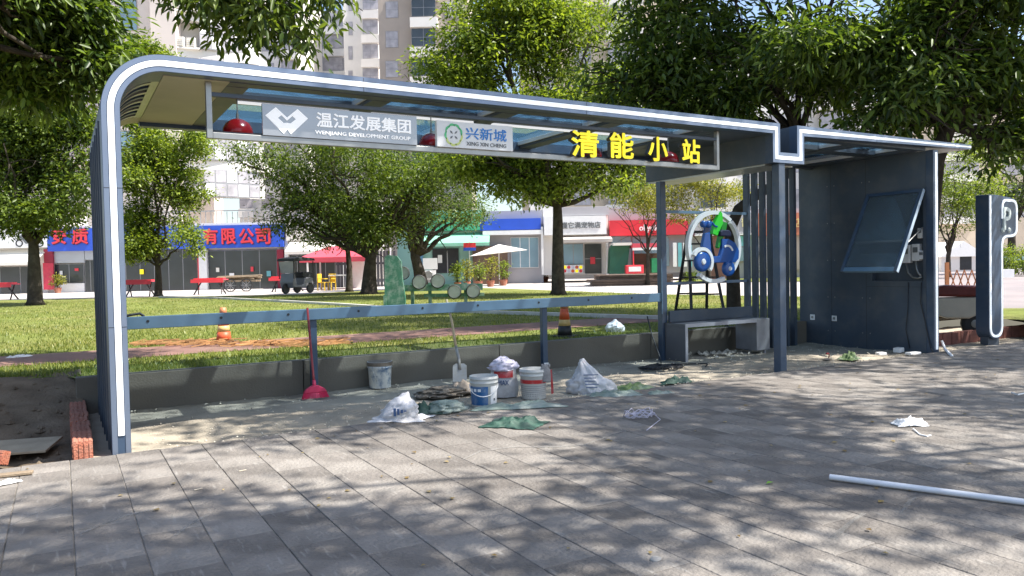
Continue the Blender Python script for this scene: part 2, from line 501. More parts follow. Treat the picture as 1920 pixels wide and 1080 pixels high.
# low retaining wall in front of the lawn
rw = thing('retaining_wall', 'low grey rendered wall behind the handrail holding back the lawn', 'low wall', (0, 8.75, 0))
xs = [0.10, 2.35, 4.9, 7.45, 9.4, 10.95]
for a, b in zip(xs[:-1], xs[1:]):
    MB().box(a + 0.004, b - 0.004, 0.0, 0.14, -0.12, 0.335 + random.uniform(-0.004, 0.004)).build('wall_section', WALLG, rw, bevel=0.008)

# lawn, far edge following the plaza
far = [(-500, 568), (0, 563), (330, 556), (560, 552), (640, 547), (860, 538), (1000, 543), (1240, 552), (1500, 556), (1640, 562)]
fp = [gnd(x, y, LZ) for x, y in far]
near = [(13.5, 9.3), (11.0, 8.9), (0.16, 8.9), (0.0, 9.35), (-9, 9.35), (-30, 9.35)]
poly = [(p.x, p.y, LZ) for p in fp] + [(x, y, LZ) for x, y in near]
lawn = tag(MB().add(poly, [tuple(range(len(poly)))]).build('lawn', TURF), kind='structure')
lw2 = [gnd(x, y, LZ - 0.02) for x, y in ((1250, 533), (1330, 529), (1530, 527), (1530, 516), (1290, 521))]
tag(MB().add([tuple(p) for p in lw2], [tuple(range(5))]).build('far_lawn_strip', TURF), kind='structure')
lw3 = [gnd(x, y, LZ - 0.02) for x, y in ((1880, 598), (2100, 610), (2300, 575), (1880, 578))]
tag(MB().add([tuple(p) for p in lw3], [tuple(range(4))]).build('verge_grass', TURF), kind='structure')
rd = [gnd(x, y, LZ - 0.03) for x, y in ((1700, 575), (2600, 640), (3000, 520), (1880, 505), (1700, 512))]
tag(MB().add([tuple(p) for p in rd], [tuple(range(5))]).build('road', ASPH), kind='structure')
tag(MB().box(-30, 10.6, 10.75, 12.15, LZ - 0.02, LZ + 0.006).build('red_path', REDP), kind='structure')

# pale edging strip crossing the lawn
ep = [gnd(x, y, LZ) for x, y in ((300, 558), (400, 560), (520, 566), (640, 573), (800, 584), (1000, 591), (1240, 599), (1330, 602))]
eb = MB()
for a, b in zip(ep[:-1], ep[1:]):
    d = (b - a); s = Vector((-d.y, d.x, 0)).normalized() * 0.07
    eb.add([tuple(a + s), tuple(a - s), tuple(b - s), tuple(b + s)] + [tuple(p + Vector((0, 0, 0.07))) for p in (a + s, a - s, b - s, b + s)],
           [(4, 5, 6, 7), (0, 1, 5, 4), (1, 2, 6, 5), (2, 3, 7, 6), (3, 0, 4, 7)])
tag(eb.build('edging_kerb', KERBC), kind='structure')

# grass blades over the lawn, densest close to the wall
def inside(pts, poly):
    x, y = pts[:, 0], pts[:, 1]; r = np.zeros(len(pts), bool)
    n = len(poly)
    for i in range(n):
        x1, y1 = poly[i][:2]; x2, y2 = poly[(i + 1) % n][:2]
        c = ((y1 > y) != (y2 > y)) & (x < (x2 - x1) * (y - y1) / (y2 - y1 + 1e-12) + x1)
        r ^= c
    return r
def blades(name, pts, hmin, hmax, wid, m):
    n = len(pts); a = rng.uniform(0, 2 * np.pi, n); h = rng.uniform(hmin, hmax, n)
    w_ = wid * rng.uniform(0.6, 1.3, n)
    dx, dy = np.cos(a) * w_ / 2, np.sin(a) * w_ / 2
    lean = rng.normal(0, 0.45, (n, 2)) * h[:, None]
    v = np.zeros((n, 3, 3))
    v[:, 0] = np.stack([pts[:, 0] - dx, pts[:, 1] - dy, np.full(n, LZ - 0.004)], 1)
    v[:, 1] = np.stack([pts[:, 0] + dx, pts[:, 1] + dy, np.full(n, LZ - 0.004)], 1)
    v[:, 2] = np.stack([pts[:, 0] + lean[:, 0], pts[:, 1] + lean[:, 1], LZ + h], 1)
    o = npmesh(name, v.reshape(-1, 3), np.arange(n * 3).reshape(-1, 3), m)
    return o
GRASS = leafmat('grass_blade', (0.085, 0.13, 0.022), (0.30, 0.31, 0.08), 0.3)
n = 150000
uu = rng.uniform(-0.75, 0.62, n); vv = 8.0 + 24 * rng.uniform(0, 1, n) ** 1.7
pt = np.stack([uu * vv * RT[0] + vv * FW[0], uu * vv * RT[1] + vv * FW[1]], 1)
keep = inside(pt, poly) & ~((pt[:, 1] > 10.7) & (pt[:, 1] < 12.2))
dens = np.array([fbm(x * 0.35, y * 0.35, 4) for x, y in pt[:, :2]])
keep &= rng.uniform(-0.5, 0.35, n) < dens + 0.25
keep &= ~((pt[:, 1] < 9.5) & (pt[:, 0] < 0.5) & (rng.uniform(0, 1, n) < 0.8))
tag(blades('grass', pt[keep], 0.025, 0.06, 0.016, GRASS), 'short yellow green grass growing over the lawn behind the low wall', 'grass', kind='stuff')

# ================================================================== the shelter
YF, YB, YR = 6.54, 8.55, 8.88          # front face, post line, rear edge of the roof
sh = thing('charging_shelter', 'dark navy charging shelter with curved left corner and white light strip along its front edge', 'shelter', (0, 0, 0))
arc = [math.pi - i * (math.pi / 2) / 16 for i in range(17)]
OUT = [(0.30, -0.06)] + [(0.75 + 0.45 * math.cos(a), 2.59 + 0.45 * math.sin(a)) for a in arc] + [(7.66, 3.035), (7.66, 2.685), (7.965, 2.685), (7.965, 3.035), (11.80, 3.03)]
INN = [(0.43, -0.06)] + [(0.75 + 0.32 * math.cos(a), 2.59 + 0.32 * math.sin(a)) for a in arc] + [(7.53, 2.905), (7.53, 2.555), (8.095, 2.555), (8.095, 2.905), (11.80, 2.965)]
fr = MB().band(OUT, INN, YF, YF + 0.115).build('front_frame', NAVY, sh)
def lerp(A, B, t): return [(a[0] + (b[0] - a[0]) * t, a[1] + (b[1] - a[1]) * t) for a, b in zip(A, B)]
So = lerp(OUT, INN, 0.34); Si = lerp(OUT, INN, 0.68)
So[0] = (So[0][0], 0.13); Si[0] = (Si[0][0], 0.13)
MB().band(So, Si, YF - 0.008, YF + 0.004).build('light_strip', STRIP, sh)
Eo = lerp(OUT, INN, 0.02); Ei = lerp(OUT, INN, 0.30)
MB().band(Eo, Ei, YF - 0.004, YF + 0.002).build('outer_trim', SILVER, sh)
Eo = lerp(OUT, INN, 0.72); Ei = lerp(OUT, INN, 0.98)
MB().band(Eo, Ei, YF - 0.004, YF + 0.002).build('inner_trim', SILVER, sh)
# left side wall and the corner: skin, ribs of the louvre
k = 18
MB().band([(0.30, -0.06), (0.30, 2.59)], [(0.43, -0.06), (0.43, 2.59)], YF + 0.1155, YR).build('side_wall', NAVYD, sh)
for i in range(6):
    y = YF + 0.30 + i * 0.36
    MB().box(0.288, 0.2995, y, y + 0.02, -0.05, 2.55).build('wall_batten', NAVYD, sh)
ao = [(0.75 + 0.45 * math.cos(a), 2.59 + 0.45 * math.sin(a)) for a in arc]
am = [(0.75 + 0.43 * math.cos(a), 2.59 + 0.43 * math.sin(a)) for a in arc]
ai = [(0.75 + 0.32 * math.cos(a), 2.59 + 0.32 * math.sin(a)) for a in arc]
MB().band(ao, am, YF + 0.1155, YR).build('corner_skin', NAVYD, sh)
MB().band(am, ai, YF + 0.1155, YF + 0.36).build('corner_cheek', NAVY, sh)
MB().band(am, ai, YR - 0.34, YR).build('corner_cheek', BOUNCED, sh)
y0, y1 = YF + 0.44, YR - 0.40
for i in range(9):
    y = y0 + (y1 - y0) * i / 8
    MB().band(am[2:15], ai[2:15], y - 0.035, y + 0.035).build('louvre_rib', NAVY if i % 2 else GREYM, sh)
MB().band(am[:3], ai[:3], YF + 0.361, YR - 0.341).build('louvre_sill', NAVYD, sh)
MB().band(am[14:], ai[14:], YF + 0.361, YR - 0.341).build('louvre_head', GREYM, sh)
# roof of the main bay
MB().box(0.751, 1.25, YF + 0.1155, YR - 0.12, 2.93, 3.02).build('roof_deck', NAVYD, sh)
MB().box(0.751, 1.25, YF + 0.1155, YR - 0.12, 2.905, 2.927).build('soffit_panel', BOUNCED, sh)
MB().box(0.751, 7.529, YR - 0.119, YR, 2.865, 3.03).build('rear_beam', NAVY, sh, bevel=0.006)
MB().box(1.251, 7.529, YF + 0.1155, YF + 0.26, 2.905, 3.02).build('front_beam', NAVYD, sh)
RX = [1.34, 2.62, 4.00, 5.36, 6.74]
MB().box(6.85, 7.529, YF + 0.261, YR - 0.12, 2.905, 3.015).build('roof_deck', NAVYD, sh)
for x in RX:
    MB().box(x - 0.09, x + 0.09, YF + 0.261, YR - 0.12, 2.902, 3.012).build('rafter', NAVYD, sh, bevel=0.004)
for a, b in zip(RX[:-1], RX[1:]):
    x0, x1 = a + 0.091, b - 0.091
    ym = 7.44  # purlin place and width set so its shadow falls on the low wall
    MB().box(x0, x1, ym - 0.13, ym + 0.13, 2.92, 3.0).build('purlin', NAVYD, sh)
    MB().box(x0 + 0.02, x1 - 0.02, ym - 0.035, ym - 0.015, 2.895, 2.919).build('light_bar', LEDOFF, sh)
    for ya, yb in ((YF + 0.262, ym - 0.131), (ym + 0.131, YR - 0.121)):
        p = MB().box(x0, x1, ya, yb, 2.985, 2.993).build('skylight_pane', SKYLT, sh)
        MB().box(x0, x0 + 0.025, ya, yb, 2.94, 2.984).build('skylight_frame', WHITE, p)
        MB().box(x1 - 0.025, x1, ya, yb, 2.94, 2.984).build('skylight_frame', WHITE, p)
# the notch: depth beam of U section with its post
for nm, x0, x1, z0, z1 in (('beam_web', 7.53, 7.66, 2.555, 3.03), ('beam_bottom', 7.6601, 7.965, 2.555, 2.67), ('beam_web', 7.9651, 8.095, 2.555, 3.03)):
    MB().box(x0, x1, YF + 0.1155, YR + 0.02, z0, z1).build(nm, NAVYD, sh)
MB().box(7.56, 8.06, YF + 0.15, YR, 2.535, 2.5545).build('lit_underside', GREYM, sh)  # pale sheet added for the whitish light on the beam's underside
MB().box(7.645, 7.755, YF + 0.01, YF + 0.12, -0.08, 2.553).build('front_post', NAVY, sh, bevel=0.006)
MB().box(7.50, 7.60, YB, YB + 0.10, -0.08, 2.534).build('back_post', NAVY, sh, bevel=0.006)
# roof of the right bay with its lamps
MB().box(8.0951, 10.848, YR - 0.119, YR, 2.905, 3.02).build('rear_beam', NAVY, sh)
MB().box(8.0951, 10.848, YF + 0.1155, YF + 0.26, 2.905, 3.02).build('front_beam', NAVYD, sh)
RX2 = [8.186, 9.48, 10.757]
for x in RX2:
    MB().box(x - 0.09, x + 0.09, YF + 0.261, YR - 0.12, 2.902, 3.012).build('rafter', NAVYD, sh, bevel=0.004)
for a, b in zip(RX2[:-1], RX2[1:]):
    x0, x1 = a + 0.091, b - 0.091
    ym = 7.44
    MB().box(x0, x1, ym - 0.13, ym + 0.13, 2.92, 3.0).build('purlin', NAVYD, sh)
    for ya, yb in ((YF + 0.262, ym - 0.131), (ym + 0.131, YR - 0.121)):
        p = MB().box(x0, x1, ya, yb, 2.985, 2.993).build('skylight_pane', SKYLT, sh)
        MB().box(x0, x0 + 0.025, ya, yb, 2.94, 2.984).build('skylight_frame', WHITE, p)
        MB().box(x1 - 0.025, x1, ya, yb, 2.94, 2.984).build('skylight_frame', WHITE, p)
MB().box(10.849, 11.79, YF + 0.1155, YR, 2.966, 3.02).build('canopy_end', WHITE, sh)
# right hand panel with its opening
PX0, PX1 = 10.85, 10.97
OY0, OY1, OZ0, OZ1 = 6.70, 7.52, 1.02, 2.30
pn = MB()
pn.box(PX0, PX1, YF + 0.1155, YR, -0.06, OZ0)
pn.box(PX0, PX1, YF + 0.1155, YR, OZ1, 2.903)
pn.box(PX0, PX1, YF + 0.1155, OY0, OZ0, OZ1)
pn.box(PX0, PX1, OY1, YR, OZ0, OZ1)
pn.build('side_panel', NAVYD, sh)
MB().box(PX1 - 0.02, PX1 - 0.004, OY0, OY1, OZ0, OZ1).build('cabinet_back', NAVYD, sh)
MB().box(PX0, PX1, YF + 0.002, YF + 0.115, -0.06, 2.905).build('panel_edge', NAVY, sh, bevel=0.004)
MB().box(10.892, 10.935, YF - 0.007, YF + 0.003, 0.03, 2.87).build('light_strip', STRIP, sh)
for y in (8.2, 8.62):
    s_ = MB().box(PX0 - 0.014, PX0 - 0.001, y - 0.045, y + 0.045, 0.36, 0.45).build('socket', WHITE, sh, bevel=0.004)
    MB().box(PX0 - 0.017, PX0 - 0.0141, y - 0.02, y + 0.02, 0.385, 0.425).build('socket_face', GREYM, s_)
for y, z, h_, w_ in ((6.98, 1.42, 0.27, 0.13), (6.83, 1.44, 0.25, 0.12), (6.76, 1.72, 0.15, 0.08), (6.74, 1.40, 0.13, 0.09)):
    s_ = MB().box(PX0 + 0.015, PX1 - 0.021, y - w_ / 2, y + w_ / 2, z - h_ / 2, z + h_ / 2).build('junction_box', WHITE, sh, bevel=0.01)
    MB().box(PX0 + 0.010, PX0 + 0.0149, y - w_ * 0.3, y + w_ * 0.3, z, z + h_ * 0.3).build('box_window', GREYM, s_)
for ys, zs in (((6.98, 6.95, 6.88, 6.80, 6.74), (1.28, 1.14, 1.07, 1.06, 1.08)), ((6.83, 6.82, 6.79, 6.75), (1.31, 1.2, 1.13, 1.1))):
    MB().tube([(PX0 + 0.03, y, z) for y, z in zip(ys, zs)], 0.014, 8).build('conduit', GREYM, sh, smooth=True)
MB().tube([(PX0 - 0.012, 6.72, 1.0), (PX0 - 0.02, 6.73, 0.7), (PX0 - 0.015, 6.67, 0.45), (PX0 - 0.015, 6.63, 0.25), (PX0 - 0.02, 6.58, 0.05), (PX0 - 0.1, 6.5, 0.012)], 0.008, 6).build('cable', BLACK, sh, smooth=True)
MB().tube([(PX0 - 0.012, 6.92, 1.0), (PX0 - 0.015, 6.93, 0.6), (PX0 - 0.02, 6.96, 0.3), (PX0 - 0.02, 6.9, 0.02)], 0.006, 6).build('cable', BLACK, sh, smooth=True)
# top-hung flap standing open into the shelter
hz, hx = 2.335, PX0 - 0.006
bx_, bz = 10.20, 1.155
fd = Vector((bx_ - hx, 0, bz - hz)); L_ = fd.length; fd.normalize()
nn = Vector((fd.z, 0, -fd.x))
def flapP(s, y, n_=0.0):
    q = Vector((hx, 0, hz)) + fd * s + nn * n_; return (q.x, y, q.z)
def flapbox(s0, s1, ya, yb, n0, n1):
    vs = [flapP(s, y, n_) for n_ in (n0, n1) for s, y in ((s0, ya), (s1, ya), (s1, yb), (s0, yb))]
    return MB().add(vs, [(0, 3, 2, 1), (4, 5, 6, 7), (0, 1, 5, 4), (1, 2, 6, 5), (2, 3, 7, 6), (3, 0, 4, 7)])
fy0, fy1 = 6.665, 7.575
flap = flapbox(0, L_, fy0, fy0 + 0.05, 0, 0.05).build('flap_stile', NAVY, sh, bevel=0.004)
flapbox(0, L_, fy0 - 0.006, fy0 - 0.0005, 0.0, 0.05).build('flap_edge', mat('pale_blue_edge', (0.45, 0.55, 0.65), 0.35), flap)
flapbox(0, L_, fy1 - 0.05, fy1, 0, 0.05).build('flap_stile', NAVY, sh, bevel=0.004)
flapbox(0, 0.05, fy0 + 0.0505, fy1 - 0.0505, 0, 0.05).build('flap_rail', NAVY, sh, bevel=0.004)
flapbox(L_ - 0.07, L_, fy0 + 0.0505, fy1 - 0.0505, 0, 0.05).build('flap_rail', NAVYSUN, sh, bevel=0.004)
flapbox(0.0505, L_ - 0.0705, fy0 + 0.0505, fy1 - 0.0505, 0.02, 0.028).build('flap_pane', PANE, sh)
for y in (fy0 + 0.04, fy1 - 0.04):
    MB().tube([flapP(L_ * 0.68, y, 0.0), (PX0 - 0.002, y, 1.80)], 0.011, 8).build('stay_arm', GREYM, sh)
# sheet joints and rivets
for x in (2.35, 4.75, 9.55):
    MB().box(x, x + 0.004, YF - 0.0055, YF - 0.0045, 2.908, 3.03).build('sheet_joint', BLACK, sh)
for z in (0.95, 2.0):
    MB().box(0.303, 0.428, YF - 0.0055, YF - 0.0045, z, z + 0.004).build('sheet_joint', BLACK, sh)
for y in (7.62, 8.25):
    MB().box(PX0 - 0.0012, PX0 - 0.0002, y, y + 0.005, -0.04, 2.9).build('sheet_joint', BLACK, sh)
MB().box(PX0 - 0.0012, PX0 - 0.0002, 6.66, 7.618, 0.93, 0.934).build('sheet_joint', BLACK, sh)
for y in (7.56, 7.69, 8.19, 8.32):
    for z in (0.2, 0.75, 1.35, 1.95, 2.55):
        MB().lathe([(0.008, -0.003), (0.009, -0.0002)], 8, (PX0, y, z), 'x').build('rivet', GREYM, sh)
# rear screen slats, handrail, crossbars for the emblem
for i in range(7):
    x = 9.29 + 0.177 * i
    MB().box(x, x + 0.055, YB + 0.02, YB + 0.12, -0.06, 2.864).build('screen_slat', NAVYD, sh, bevel=0.003)
MB().box(7.6005, 9.2895, YB + 0.04, YB + 0.08, 2.085, 2.125).build('emblem_bar', NAVYSUN, sh)
MB().box(7.6005, 9.2895, YB + 0.04, YB + 0.08, 1.035, 1.075).build('emblem_bar', NAVY, sh)
MB().box(9.2, 10.848, YB + 0.03, YB + 0.11, 2.8645, 2.9).build('screen_head', NAVYD, sh)
rl = MB().box(0.431, 7.4995, YB + 0.01, YB + 0.05, 0.80, 0.925).build('handrail', NAVYSUN, sh, bevel=0.006)
for x in (0.75, 1.45, 2.15, 2.95, 3.75, 4.5, 5.4, 6.2, 6.95):
    MB().lathe([(0.014, 0.0), (0.014, 0.006)], 10, (x, YB + 0.0045, 0.875), 'y').build('bolt_hole', BLACK, rl)
for x in (2.40, 5.48):
    MB().box(x, x + 0.075, YB + 0.0505, YB + 0.12, -0.06, 0.90).build('rail_post', NAVY, sh, bevel=0.005)
MB().box(5.49, 5.56, YB + 0.047, YB + 0.05, -0.04, 0.07).build('post_wrap', WHITE, sh)
MB().box(7.49, 7.50, YB - 0.012, YB - 0.001, 0.62, 1.42).build('post_sun_patch', NAVYSUN, sh)  # pale strip stands for the patch of sun on the back post
MB().tube([(0.72, YB + 0.03, 0.925), (0.68, YB + 0.03, 0.955), (0.60, YB + 0.02, 0.945), (0.52, YB + 0.02, 0.93)], 0.014, 6).build('rail_clip', BLACK, sh)

# bench under the rear screen
BEN = mat('bench_grey', (0.105, 0.105, 0.115), 0.5, 0.1, 0.1, 4, bump=0.05)
BENL = mat('bench_lit_edge', (0.30, 0.30, 0.325), 0.45, 0.1, 0.06, 4)  # paler copy of the bench grey for front edges that catch light
be = thing('bench', 'grey sheet metal bench with box leg standing below the scooter emblem', 'bench', (7.54, 8.12, -0.04))
MB().box(0.0, 1.42, 0.006, 0.42, 0.485, 0.535).build('seat', BEN, be, bevel=0.004)
MB().box(0.0, 1.42, -0.004, 0.005, 0.485, 0.537).build('seat_edge', BENL, be)
MB().box(0.0, 0.045, 0.006, 0.42, 0.0, 0.4845).build('leg', BEN, be, bevel=0.004)
MB().box(0.0, 0.045, -0.004, 0.005, 0.0, 0.4845).build('leg_edge', BENL, be)
MB().box(1.421, 1.70, 0.0, 0.42, 0.06, 0.535).build('box_leg', mat('bench_box_lit_grey', (0.19, 0.19, 0.20), 0.5), be, bevel=0.006)  # grey raised above the seat's because its front is partly sunlit
MB().box(1.62, 1.65, 0.03, 0.06, 0.0, 0.0595).build('foot', BENL, be)
MB().box(0.06, 1.75, 0.3805, 0.42, 0.537, 0.70).build('backrest', NAVYD, be, bevel=0.004)

# hanging sign frame under the front beam
SY = 6.70
sg = thing('sign_frame', 'long grey metal frame with sign plates and yellow characters hung under the roof edge', 'sign', (0, SY, 0))
MB().box(1.07, 1.115, 0.0, 0.05, 2.447, 2.902).build('hanger', GREYM, sg, bevel=0.003)
MB().box(6.76, 6.80, 0.0, 0.05, 2.447, 2.902).build('hanger', GREYM, sg, bevel=0.003)
MB().box(1.1155, 6.7595, 0.0, 0.05, 2.447, 2.497).build('bottom_rail', GREYM, sg, bevel=0.003)
MB().box(1.1155, 6.7595, 0.002, 0.05, 2.79, 2.825).build('top_rail', NAVYD, sg, bevel=0.003)
MB().box(1.1155, 6.7595, 0.0265, 0.049, 2.4975, 2.512).build('ledge', NAVYD, sg)
pa = MB().box(1.51, 2.915, -0.012, 0.012, 2.4975, 2.765).build('sign_plate', PLATE, sg, bevel=0.003)
WL = mat('white_logo_vinyl', (0.9, 0.9, 0.9), 0.4, 0, 0.02, 3, emit=0.15)  # plain vinyl with a little glow added for brightness
y_ = -0.0125
# emblem of two joined diamonds forming a W
def dia(cx, cz, r): return [(cx - r, cz), (cx, cz + r), (cx + r, cz), (cx, cz - r)]
lg = MB()
def seg(a, b, wd):
    ax, az = a; bx2, bz2 = b
    d = Vector((bx2 - ax, bz2 - az)).normalized(); s = Vector((-d.y, d.x)) * wd / 2
    return [(ax + s.x, az + s.y), (ax - s.x, az - s.y), (bx2 - s.x, bz2 - s.y), (bx2 + s.x, bz2 + s.y)]
ux, uz = 1.715, 2.635
q = 0.075
logo = [[(-0.19, 0.035), (-0.085, 0.115), (0.0, 0.04), (0.085, 0.115), (0.19, 0.035), (0.095, -0.10)],]
outer = [(-0.18, 0.03), (-0.092, 0.105), (0.0, 0.025), (0.092, 0.105), (0.18, 0.03), (0.03, -0.115), (0.0, -0.075), (-0.03, -0.115)]
inner = [(-0.105, 0.02), (-0.065, 0.055), (0.0, -0.005), (0.065, 0.055), (0.105, 0.02), (0.04, -0.035), (0.0, -0.03), (-0.04, -0.035)]
lo = MB().band([(ux + a, uz + b) for a, b in outer + outer[:1]], [(ux + a * 0.72, uz + 0.002 + b * 0.72) for a, b in inner + inner[:1]], y_ - 0.004, y_, ends=False)
lo.build('logo', WL, pa)
text('lettering', '温江发展集团', WL, pa, 2.41, 2.665, 0.88, 0.125, y_, 0.005, 0.022)
text('lettering', 'WENJIANG DEVELOPMENT GROUP', WL, pa, 2.40, 2.55, 0.89, 0.042, y_, 0.004, 0.012)
pb = MB().box(3.11, 3.94, -0.03, 0.012, 2.4975, 2.745).build('sign_plate', WHITE, sg, bevel=0.003)
LB = mat('sky_blue_vinyl', (0.02, 0.22, 0.62), 0.4, 0, 0.03, 3)
LG_ = mat('leaf_green_vinyl', (0.10, 0.55, 0.22), 0.4, 0, 0.1, 3)
LY_ = mat('lime_vinyl', (0.62, 0.70, 0.22), 0.4, 0, 0.1, 3)
GV = mat('grey_vinyl', (0.14, 0.15, 0.16), 0.5, 0, 0.05, 3)
cx, cz = 3.285, 2.618
for i in range(9):
    a0 = i * 2 * math.pi / 9
    pts = []
    for t_ in range(7):
        a = a0 + t_ * 0.145
        pts.append((a, 0.086 + 0.012 * math.sin(t_ / 6 * math.pi)))
    A = [(cx + math.cos(a) * r, cz + math.sin(a) * r * 1.12) for a, r in pts]
    B_ = [(cx + math.cos(a) * (0.074 + 0.008 * j / 6), cz + math.sin(a) * 1.12 * (0.074 + 0.008 * j / 6)) for j, (a, r) in enumerate(pts)]
    MB().band(A, B_, -0.034, -0.0305).build('logo_leaf', LG_ if math.sin(a0 + 0.4) > -0.25 else LY_, pb)
for i in range(4):
    a = math.pi / 4 + i * math.pi / 2
    d = Vector((math.cos(a), math.sin(a))); s = Vector((-d.y, d.x))
    pp = [d * 0.014, d * 0.035 + s * 0.009, d * 0.055, d * 0.035 - s * 0.009]
    MB().prism([(cx + p.x, cz + p.y) for p in pp], -0.034, -0.0305).build('logo_petal', GV, pb)
text('lettering', '兴新城', LB, pb, 3.64, 2.645, 0.45, 0.115, -0.0305, 0.004, 0.010)
text('lettering', 'XING XIN CHENG', GV, pb, 3.64, 2.545, 0.44, 0.036, -0.0305, 0.003, 0.004)
YD = mat('dark_letter_return', (0.05, 0.05, 0.045), 0.5, 0, 0.05, 4)
for s_, x0, x1, z0, z1 in (('清', 4.63, 4.97, 2.49, 2.755), ('能', 5.13, 5.44, 2.50, 2.765), ('小', 5.66, 5.93, 2.495, 2.755), ('站', 6.16, 6.42, 2.50, 2.76)):
    bk = text('channel_letter', s_, YD, sg, (x0 + x1) / 2, (z0 + z1) / 2, x1 - x0, z1 - z0, -0.001, 0.06, 0.028)
    text('letter_face', s_, YELLOW, bk, (x0 + x1) / 2, (z0 + z1) / 2, x1 - x0, z1 - z0, -0.0615, 0.006, 0.028)

# red dome extinguishers hanging inside
for i, (x, y, lab) in enumerate(((1.40, 7.15, 'red hanging dome extinguisher left of the grey plate'), (3.27, 7.15, 'red hanging dome extinguisher mostly hidden behind the white plate'),
                   (5.24, 7.15, 'red hanging dome extinguisher between the first two yellow characters'), (6.40, 7.15, 'red hanging dome extinguisher left of the last yellow character'))):
    e = thing('fire_extinguisher', lab, 'extinguisher', (x, y, 2.55), 0, 'dome extinguishers under the roof')
    MB().lathe([(0.02, 0.155), (0.055, 0.145), (0.10, 0.115), (0.125, 0.07), (0.13, 0.03), (0.125, 0.0), (0.09, -0.012)], 24).build('dome', RED, e, smooth=True)
    MB().lathe([(0.012, 0.156), (0.012, 0.20), (0.006, 0.2), (0.006, 0.354)], 10).build('stem', GREYM, e)
    MB().lathe([(0.03, -0.03), (0.03, -0.0125)], 12).build('nozzle', GREYM, e)

# scooter emblem on the crossbars
em = thing('scooter_emblem', 'round white ring emblem with blue scooter and green lightning bolt', 'emblem', (8.50, YB - 0.03, 1.585))
R0, R1 = 0.545, 0.487
def arcband(a0, a1, r0, r1, n_, y0, y1):
    A = [(math.cos(a0 + (a1 - a0) * i / n_) * r0, math.sin(a0 + (a1 - a0) * i / n_) * r0) for i in range(n_ + 1)]
    B_ = [(math.cos(a0 + (a1 - a0) * i / n_) * r1, math.sin(a0 + (a1 - a0) * i / n_) * r1) for i in range(n_ + 1)]
    return MB().band(A, B_, y0, y1)
arcband(math.radians(50), math.radians(200), R0, R1, 30, -0.04, 0.03).build('ring', WHITE, em)
arcband(math.radians(-42), math.radians(47), R0, R1, 20, -0.04, 0.03).build('ring', WHITE, em)
arcband(math.radians(232), math.radians(292), R0, R1, 14, -0.04, 0.03).build('ring', WHITE, em)
MB().prism([(0.10, 0.535), (0.13, 0.50), (0.145, 0.36), (0.03, 0.17), (-0.07, 0.20), (-0.03, 0.35)], -0.06, -0.0).build('bolt', GREEN, em)
MB().prism([(0.15, 0.38), (0.24, 0.365), (0.20, 0.22), (0.06, -0.02), (0.03, -0.0), (0.09, 0.20)], -0.055, 0.0).build('bolt', mat('shaded_green_acrylic', (0.01, 0.25, 0.02), 0.4), em)  # lower bolt coloured darker for the shadow across it
sb = [(-0.33, 0.06), (-0.20, 0.14), (-0.14, 0.14), (-0.12, -0.02), (-0.09, -0.13), (0.03, -0.15), (0.08, -0.05), (0.11, 0.10), (0.26, 0.11), (0.40, 0.04), (0.46, -0.08), (0.44, -0.18), (0.36, -0.22),
      (-0.10, -0.22), (-0.20, -0.18), (-0.25, -0.06), (-0.36, -0.04)]
sb = [(-0.30, 0.0), (-0.25, 0.20), (-0.14, 0.22), (-0.12, -0.05), (-0.08, -0.14), (0.05, -0.14), (0.10, -0.02), (0.10, 0.12), (0.24, 0.12), (0.38, 0.06), (0.46, -0.06), (0.45, -0.18), (0.38, -0.24), (-0.12, -0.24), (-0.20, -0.14), (-0.24, -0.02)]
MB().prism(sb, -0.08, -0.02).build('scooter_body', BLUE, em, bevel=0.012)
MB().prism([(-0.25, 0.205), (-0.22, 0.30), (-0.10, 0.29), (-0.14, 0.225)], -0.07, -0.03).build('front_shield', mat('deep_blue', (0.01, 0.03, 0.12), 0.3), em)
for x in (-0.27, -0.17):
    MB().lathe([(0.03, -0.11), (0.05, -0.10), (0.055, -0.07), (0.045, -0.04)], 16, (x, 0, 0.335), 'y').build('headlight', BLUE, em, smooth=True)
MB().tube([(-0.13, -0.06, 0.36), (-0.08, -0.06, 0.36), (-0.03, -0.06, 0.31), (0.02, -0.06, 0.30)], 0.016, 8).build('handlebar', BLUE, em)
MB().prism([(0.06, 0.16), (0.05, 0.23), (0.10, 0.255), (0.24, 0.25), (0.28, 0.21), (0.28, 0.15)], -0.10, -0.01).build('saddle', mat('saddle_navy', (0.01, 0.015, 0.05), 0.5), em, bevel=0.015)
def wheel(x, z, r, nm, par):
    wv = MB().lathe([(r * 0.7, -0.10), (r * 0.95, -0.09), (r, -0.06), (r * 0.95, -0.03), (r * 0.7, -0.02)], 28, (x, 0, z), 'y').build(nm, BLUE, par, smooth=True)
    MB().lathe([(r * 0.22, -0.115), (r * 0.3, -0.1005)], 16, (x, 0, z), 'y').build('hub', WHITE, wv)
wheel(-0.30, -0.22, 0.15, 'front_wheel', em)
arcband(math.radians(-40), math.radians(150), 0.215, 0.165, 16, -0.09, -0.03).build('fender', WHITE, em).location = (-0.30, 0, -0.22)
wheel(0.24, -0.33, 0.115, 'rear_wheel', em)
arcband(math.radians(20), math.radians(120), 0.13, 0.10, 10, -0.09, -0.081).build('panel_line', WHITE, em).location = (0.20, 0, -0.10)
